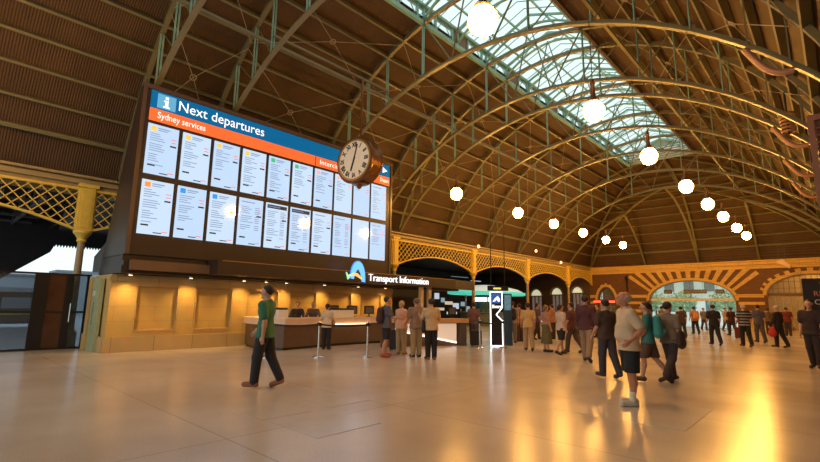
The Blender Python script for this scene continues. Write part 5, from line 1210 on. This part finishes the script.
# walking person in green
w1 = person(G(262, 388), dirang(-1, 0.1), 1.84, 'person walking left in green t-shirt and dark trousers, nearest on the left', top=(0.035, 0.15, 0.085), bottom=(0.018, 0.016, 0.02), shoes=(0.30, 0.12, 0.06), hair=(0.015, 0.012, 0.01), stride=0.19, armL=(-0.25, 0.3), armR=(0.35, 0.4), vox=0.0115)
w2 = person(G(326, 349.5), dirang(0.1, 1), 1.56, 'woman in pale blouse and dark trousers standing at the counter with a shoulder bag', top=(0.70, 0.52, 0.36), bottom=(0.014, 0.012, 0.016), hair=(0.02, 0.012, 0.01), hairstyle='tail', fem=True, vox=0.0125, armL=(0.4, 1.2), armR=(0.3, 0.9))
bag(w2, [('pouch', [(V3(0.2, 0.02, 0.85), V3(0.2, 0.02, 1.0), 0.09, 0.08, ((1, 0, 0), 0.5))], None), ('strap', [(V3(0.19, 0.04, 1.05), V3(0.02, 0.10, 1.42), 0.012, 0.012), (V3(0.02, 0.10, 1.42), V3(-0.08, 0.02, 1.46), 0.012, 0.012)], None)], 'shoulder_bag', 'brown shoulder bag worn by the woman at the counter', 'bag', cloth((0.12, 0.08, 0.05)), 0.012)
w3 = person(G(386, 357.5), dirang(0.95, 0.3), 1.76, 'man in grey t-shirt and black shorts wearing a backpack, facing right at the counter', top=(0.10, 0.09, 0.11), bottom=(0.014, 0.014, 0.018), shoes=(0.45, 0.10, 0.06), hair=(0.03, 0.015, 0.01), legs='shorts', vox=0.0115, armL=(-0.5, 1.3), armR=(0.4, 1.1), outL=0.3, stride=0.06)
bag(w3, [('main_pocket', [(V3(-0.06, -0.22, 1.10), V3(-0.06, -0.20, 1.36), 0.12, 0.10, ((0, 1, 0), 0.8)), (V3(0.06, -0.22, 1.10), V3(0.06, -0.20, 1.36), 0.12, 0.10, ((0, 1, 0), 0.8))], None), ('strap', [(V3(-0.12, -0.12, 1.46), V3(-0.13, 0.12, 1.40), 0.02, 0.02), (V3(-0.13, 0.12, 1.40), V3(-0.15, -0.1, 1.12), 0.02, 0.02)], None)], 'backpack', 'dark backpack with red trim on the man in black shorts', 'backpack', cloth((0.05, 0.02, 0.025)), 0.012)
w4 = person(G(401, 354.5), dirang(0.35, 1), 1.68, 'blond woman in pink sleeveless top and khaki trousers at the counter', top=(0.68, 0.40, 0.30), bottom=(0.36, 0.27, 0.16), shoes=(0.25, 0.10, 0.06), hair=(0.45, 0.28, 0.12), hairstyle='long', fem=True, sleeve='none', vox=0.0125, armL=(0.1, 0.5), armR=(0.3, 1.2))
w5 = person(G(416, 357), dirang(-0.4, 1), 1.76, 'person in brown shirt and khaki trousers between the blond woman and the man in beige', top=(0.26, 0.17, 0.12), bottom=(0.38, 0.27, 0.14), shoes=(0.06, 0.04, 0.03), hair=(0.16, 0.10, 0.07), vox=0.013, armL=(0.2, 0.8), armR=(0.1, 0.4))
w6 = person(G(431, 359.5), dirang(-0.25, 1), 1.74, 'man seen from behind in beige shirt and black trousers with a dark shoulder bag', top=(0.56, 0.40, 0.24), bottom=(0.012, 0.011, 0.014), shoes=(0.22, 0.08, 0.05), hair=(0.025, 0.015, 0.012), vox=0.0115, armL=(0.35, 1.7), armR=(0.3, 1.6), outL=0.2, outR=0.25)
bag(w6, [('pouch', [(V3(-0.23, 0.0, 0.84), V3(-0.23, 0.0, 1.04), 0.11, 0.09, ((1, 0, 0), 0.5))], None), ('strap', [(V3(-0.22, 0, 1.1), V3(-0.13, 0.0, 1.47), 0.014, 0.014)], None)], 'shoulder_bag', 'black shoulder bag at the left side of the man in beige shirt', 'bag', cloth((0.02, 0.015, 0.018)), 0.012)
# staff behind the counter
for px, X_, lb, tp, hr in ((297, -15.3, 'dark haired clerk in black behind the counter left of the woman', (0.03, 0.02, 0.03), (0.02, 0.015, 0.012)), (313, -15.3, 'blond clerk behind the counter next to the dark haired clerk', (0.12, 0.08, 0.08), (0.45, 0.28, 0.12))):
    q = onX(px, 318, X_); person((q.x, q.y), dirang(0.2, -1), 1.62, lb, top=tp, hair=hr, sleeve='long', vox=0.016, armL=(0.6, 1.0), armR=(0.5, 0.9), outL=0.3, outR=0.3)
SPEC = [
 (474, 345, 1.70, (0.4, 1), 'person in brown jacket standing by the column left of the totem', (0.22, 0.09, 0.06), (0.10, 0.06, 0.05), {}),
 (513, 343, 1.78, (0.3, 1), 'person in pale grey shirt with dark backpack right of the totem', (0.42, 0.38, 0.38), (0.24, 0.18, 0.15), dict(hair=(0.05, 0.03, 0.02))),
 (520, 341.5, 1.70, (-0.5, 1), 'person in rust red top standing behind the person in tan', (0.45, 0.16, 0.09), (0.08, 0.05, 0.05), dict(fem=True)),
 (529, 351, 1.66, (0.1, 1), 'man seen from behind in tan shirt and khaki trousers, first of the queue', (0.72, 0.48, 0.20), (0.48, 0.32, 0.16), dict(stride=0.15)),
 (538, 340, 1.72, (1, 0.2), 'person in dark purple top just beyond the man in tan', (0.15, 0.09, 0.12), (0.04, 0.03, 0.03), dict(stride=0.2)),
 (547, 352, 1.62, (1, 0.4), 'woman in peach top and long olive skirt', (0.52, 0.26, 0.16), (0.15, 0.13, 0.05), dict(fem=True, legs='skirt', hairstyle='long', hair=(0.2, 0.1, 0.04))),
 (562, 355, 1.62, (0.8, 0.3), 'woman in white top and black shorts left of the man in maroon', (0.72, 0.56, 0.44), (0.015, 0.012, 0.015), dict(fem=True, legs='shorts', hairstyle='long', stride=0.2)),
 (573, 353, 1.70, (-0.7, 0.6), 'person in dark plum shirt walking between the white top and the maroon jacket', (0.14, 0.05, 0.07), (0.10, 0.07, 0.06), dict(stride=0.25)),
 (588, 362, 1.88, (0.5, 0.8), 'tall man in maroon jacket with pale trousers left of the standing man', (0.10, 0.03, 0.04), (0.36, 0.24, 0.14), dict(stride=0.26, sleeve='long')),
 (609, 378, 1.70, (-0.3, 1), 'person in dark brown top and jeans half hidden behind the standing man', (0.08, 0.045, 0.035), (0.05, 0.045, 0.06), dict(stride=0.15)),
 (651, 382, 1.66, (-0.8, 0.5), 'woman in teal top and brown shorts right of the standing man', (0.05, 0.22, 0.22), (0.12, 0.07, 0.05), dict(stride=0.24, legs='shorts', fem=True, hairstyle='tail')),
 (673, 382, 1.68, (0.9, 0.5), 'person in grey shirt carrying a dark bag, right of the teal top', (0.26, 0.20, 0.15), (0.07, 0.05, 0.05), dict(stride=0.28)),
 (683, 338, 1.68, (0.3, 1), 'person in dark clothes walking away behind the grey shirt', (0.09, 0.05, 0.04), (0.03, 0.02, 0.02), dict(stride=0.2)),
 (696, 334.5, 1.70, (0.1, 1), 'person with orange backpack walking away under the large arch', (0.50, 0.22, 0.08), (0.02, 0.018, 0.02), dict(stride=0.15)),
 (716, 345.5, 1.74, (0.2, 1), 'person in dark vest walking away towards the large arch', (0.02, 0.018, 0.025), (0.015, 0.012, 0.015), dict(stride=0.2)),
 (733, 336, 1.70, (-0.1, 1), 'person in black with red trim walking away pulling a suitcase', (0.06, 0.015, 0.02), (0.03, 0.02, 0.02), dict(stride=0.2)),
 (747, 347, 1.76, (0.2, 1), 'white haired man in black and white striped jersey', (0.1, 0.1, 0.1), (0.012, 0.011, 0.014), dict(stride=0.14, hair=(0.5, 0.42, 0.36))),
 (761, 343, 1.78, (0.2, 1), 'person in slate blue clothes right of the striped jersey', (0.12, 0.11, 0.15), (0.10, 0.08, 0.10), dict(stride=0.15)),
 (781, 348, 1.72, (-0.4, 1), 'white capped person in long dark coat carrying a red bag', (0.025, 0.02, 0.022), (0.02, 0.015, 0.016), dict(stride=0.15, sleeve='long', hair=(0.5, 0.44, 0.38))),
 (789, 336, 1.76, (0.6, 0.8), 'person in dark red clothes behind the one in the long coat', (0.20, 0.03, 0.02), (0.05, 0.03, 0.03), dict()),
 (817, 369, 1.80, (-0.6, -0.4), 'person in black and red at the right edge beside the chalk board', (0.04, 0.02, 0.02), (0.03, 0.02, 0.02), dict(stride=0.1)),
 (705, 330.5, 1.66, (0, -1), 'small distant person in grey coming through the large arch, left of centre', (0.2, 0.2, 0.22), (0.05, 0.05, 0.06), dict(stride=0.15)),
 (727, 331.5, 1.68, (0.4, -1), 'small distant person in pale shirt under the right side of the large arch', (0.55, 0.45, 0.38), (0.06, 0.05, 0.05), dict(stride=0.15)),
 (770, 334, 1.70, (0.5, 1), 'distant person in brown at the left door under the right arch', (0.18, 0.10, 0.06), (0.04, 0.03, 0.03), dict()),
 (599, 338, 1.72, (-1, 0.3), 'distant person in dark jacket under the small arch with red sign', (0.10, 0.05, 0.04), (0.04, 0.03, 0.03), dict(sleeve='long', stride=0.2)),
 (664, 337, 1.70, (1, 0.2), 'distant person in brown shirt seen past the teal top', (0.22, 0.13, 0.09), (0.05, 0.04, 0.04), dict(stride=0.2)),
 (580, 341, 1.70, (1, 0.2), 'distant person in grey behind the maroon jacket', (0.25, 0.18, 0.15), (0.05, 0.04, 0.04), dict(stride=0.2)),
 (553, 339, 1.68, (-0.6, 0.8), 'distant person in orange top beyond the olive skirt', (0.5, 0.22, 0.1), (0.06, 0.04, 0.04), dict(fem=True)),
]
PP = {}
for (px, py, H_, hd, lb, tp, bt, kw) in SPEC:
    g = G(px, py); tp = tuple(v * 0.75 for v in tp); bt = tuple(v * 0.8 for v in bt); k2 = dict(hair=(0.025, 0.016, 0.012), vox=0.0135 if g.y < 16 else 0.018, eyes=g.y < 18, armL=(0.15, 0.45), armR=(-0.1, 0.4)); k2.update(kw)
    if px == 747: k2['stripes'] = STR
    PP[px] = person(g, dirang(*hd), H_, lb, top=tp, bottom=bt, **k2)
BK = lambda w_: [('main_pocket', [(V3(-0.06, -0.22, 1.08), V3(-0.06, -0.20, 1.36), 0.13, 0.10, ((0, 1, 0), 0.85)), (V3(0.06, -0.22, 1.08), V3(0.06, -0.20, 1.36), 0.13, 0.10, ((0, 1, 0), 0.85))], None), ('front_pocket', [(V3(-0.04, -0.32, 1.10), V3(0.04, -0.32, 1.10), 0.06, 0.06)], None)]
bag(PP[513], BK(0), 'backpack', 'black backpack on the person in pale grey shirt beside the totem', 'backpack', cloth((0.02, 0.02, 0.03)))
bag(PP[696], BK(0), 'backpack', 'orange brown backpack on the person walking under the large arch', 'backpack', cloth((0.55, 0.25, 0.10)))
bag(PP[651], BK(0), 'backpack', 'teal backpack on the woman right of the standing man', 'backpack', cloth((0.04, 0.26, 0.27)))
bag(PP[673], [('pouch', [(V3(0.27, -0.02, 0.86), V3(0.27, -0.02, 1.02), 0.14, 0.11, ((1, 0, 0), 0.55))], None), ('strap', [(V3(0.25, 0, 1.08), V3(0.02, 0.12, 1.38), 0.014, 0.014)], None)], 'shoulder_bag', 'dark brown bag swinging at the hip of the person in grey shirt', 'bag', cloth((0.05, 0.03, 0.025)))
bag(PP[781], [('pouch', [(V3(-0.36, 0.05, 0.62), V3(-0.36, 0.05, 0.74), 0.17, 0.12, ((1, 0, 0), 0.7))], None), ('handle', [(V3(-0.36, -0.05, 0.80), V3(-0.30, 0.02, 0.92), 0.014, 0.014), (V3(-0.36, 0.15, 0.80), V3(-0.30, 0.04, 0.92), 0.014, 0.014)], None)], 'travel_bag', 'round red bag carried by the person in the long dark coat', 'bag', cloth((0.45, 0.03, 0.02)))
# suitcases
def suitcase(x, y, rz, c, lb, h=0.62):
    e = empty('suitcase', lb, 'suitcase', (x, y, 0)); e.rotation_euler = (0, 0, rz)
    def ob(nm, mb, m_):
        me = bpy.data.meshes.new(nm); me.from_pydata([tuple(v) for v in mb.v], [], mb.f); me.materials.append(m_)
        o = bpy.data.objects.new(nm, me); COL.objects.link(o); o.parent = e; return o
    o = ob('shell', MB().b2(-0.21, 0.21, -0.13, 0.13, 0.05, h), cloth(c)); bv = o.modifiers.new('bevel', 'BEVEL'); bv.width = 0.04; bv.segments = 3
    ob('handle', MB().bar((-0.1, 0.1, h - 0.02), (-0.1, 0.1, h + 0.38), 0.018, 0.018).bar((0.1, 0.1, h - 0.02), (0.1, 0.1, h + 0.38), 0.018, 0.018).bar((-0.11, 0.1, h + 0.38), (0.11, 0.1, h + 0.38), 0.025, 0.03), BLACK)
    for sx in (-0.17, 0.17):
        for sy in (-0.09, 0.09): ob('wheel', MB().tube([(sx - 0.015, sy, 0.03), (sx + 0.015, sy, 0.03)], 0.03, 10), BLACK)
g = G(476.5, 346.5); suitcase(g.x, g.y, 0.6, (0.02, 0.015, 0.015), 'black suitcase standing at the foot of the column left of the totem')
g = G(740, 339); suitcase(g.x, g.y, 0.2, (0.12, 0.02, 0.02), 'dark red suitcase on wheels beside the person in black with red trim')
g = G(396, 351); suitcase(g.x, g.y, 0.4, (0.02, 0.018, 0.02), 'black upright suitcase between the man in shorts and the blond woman', 0.7)
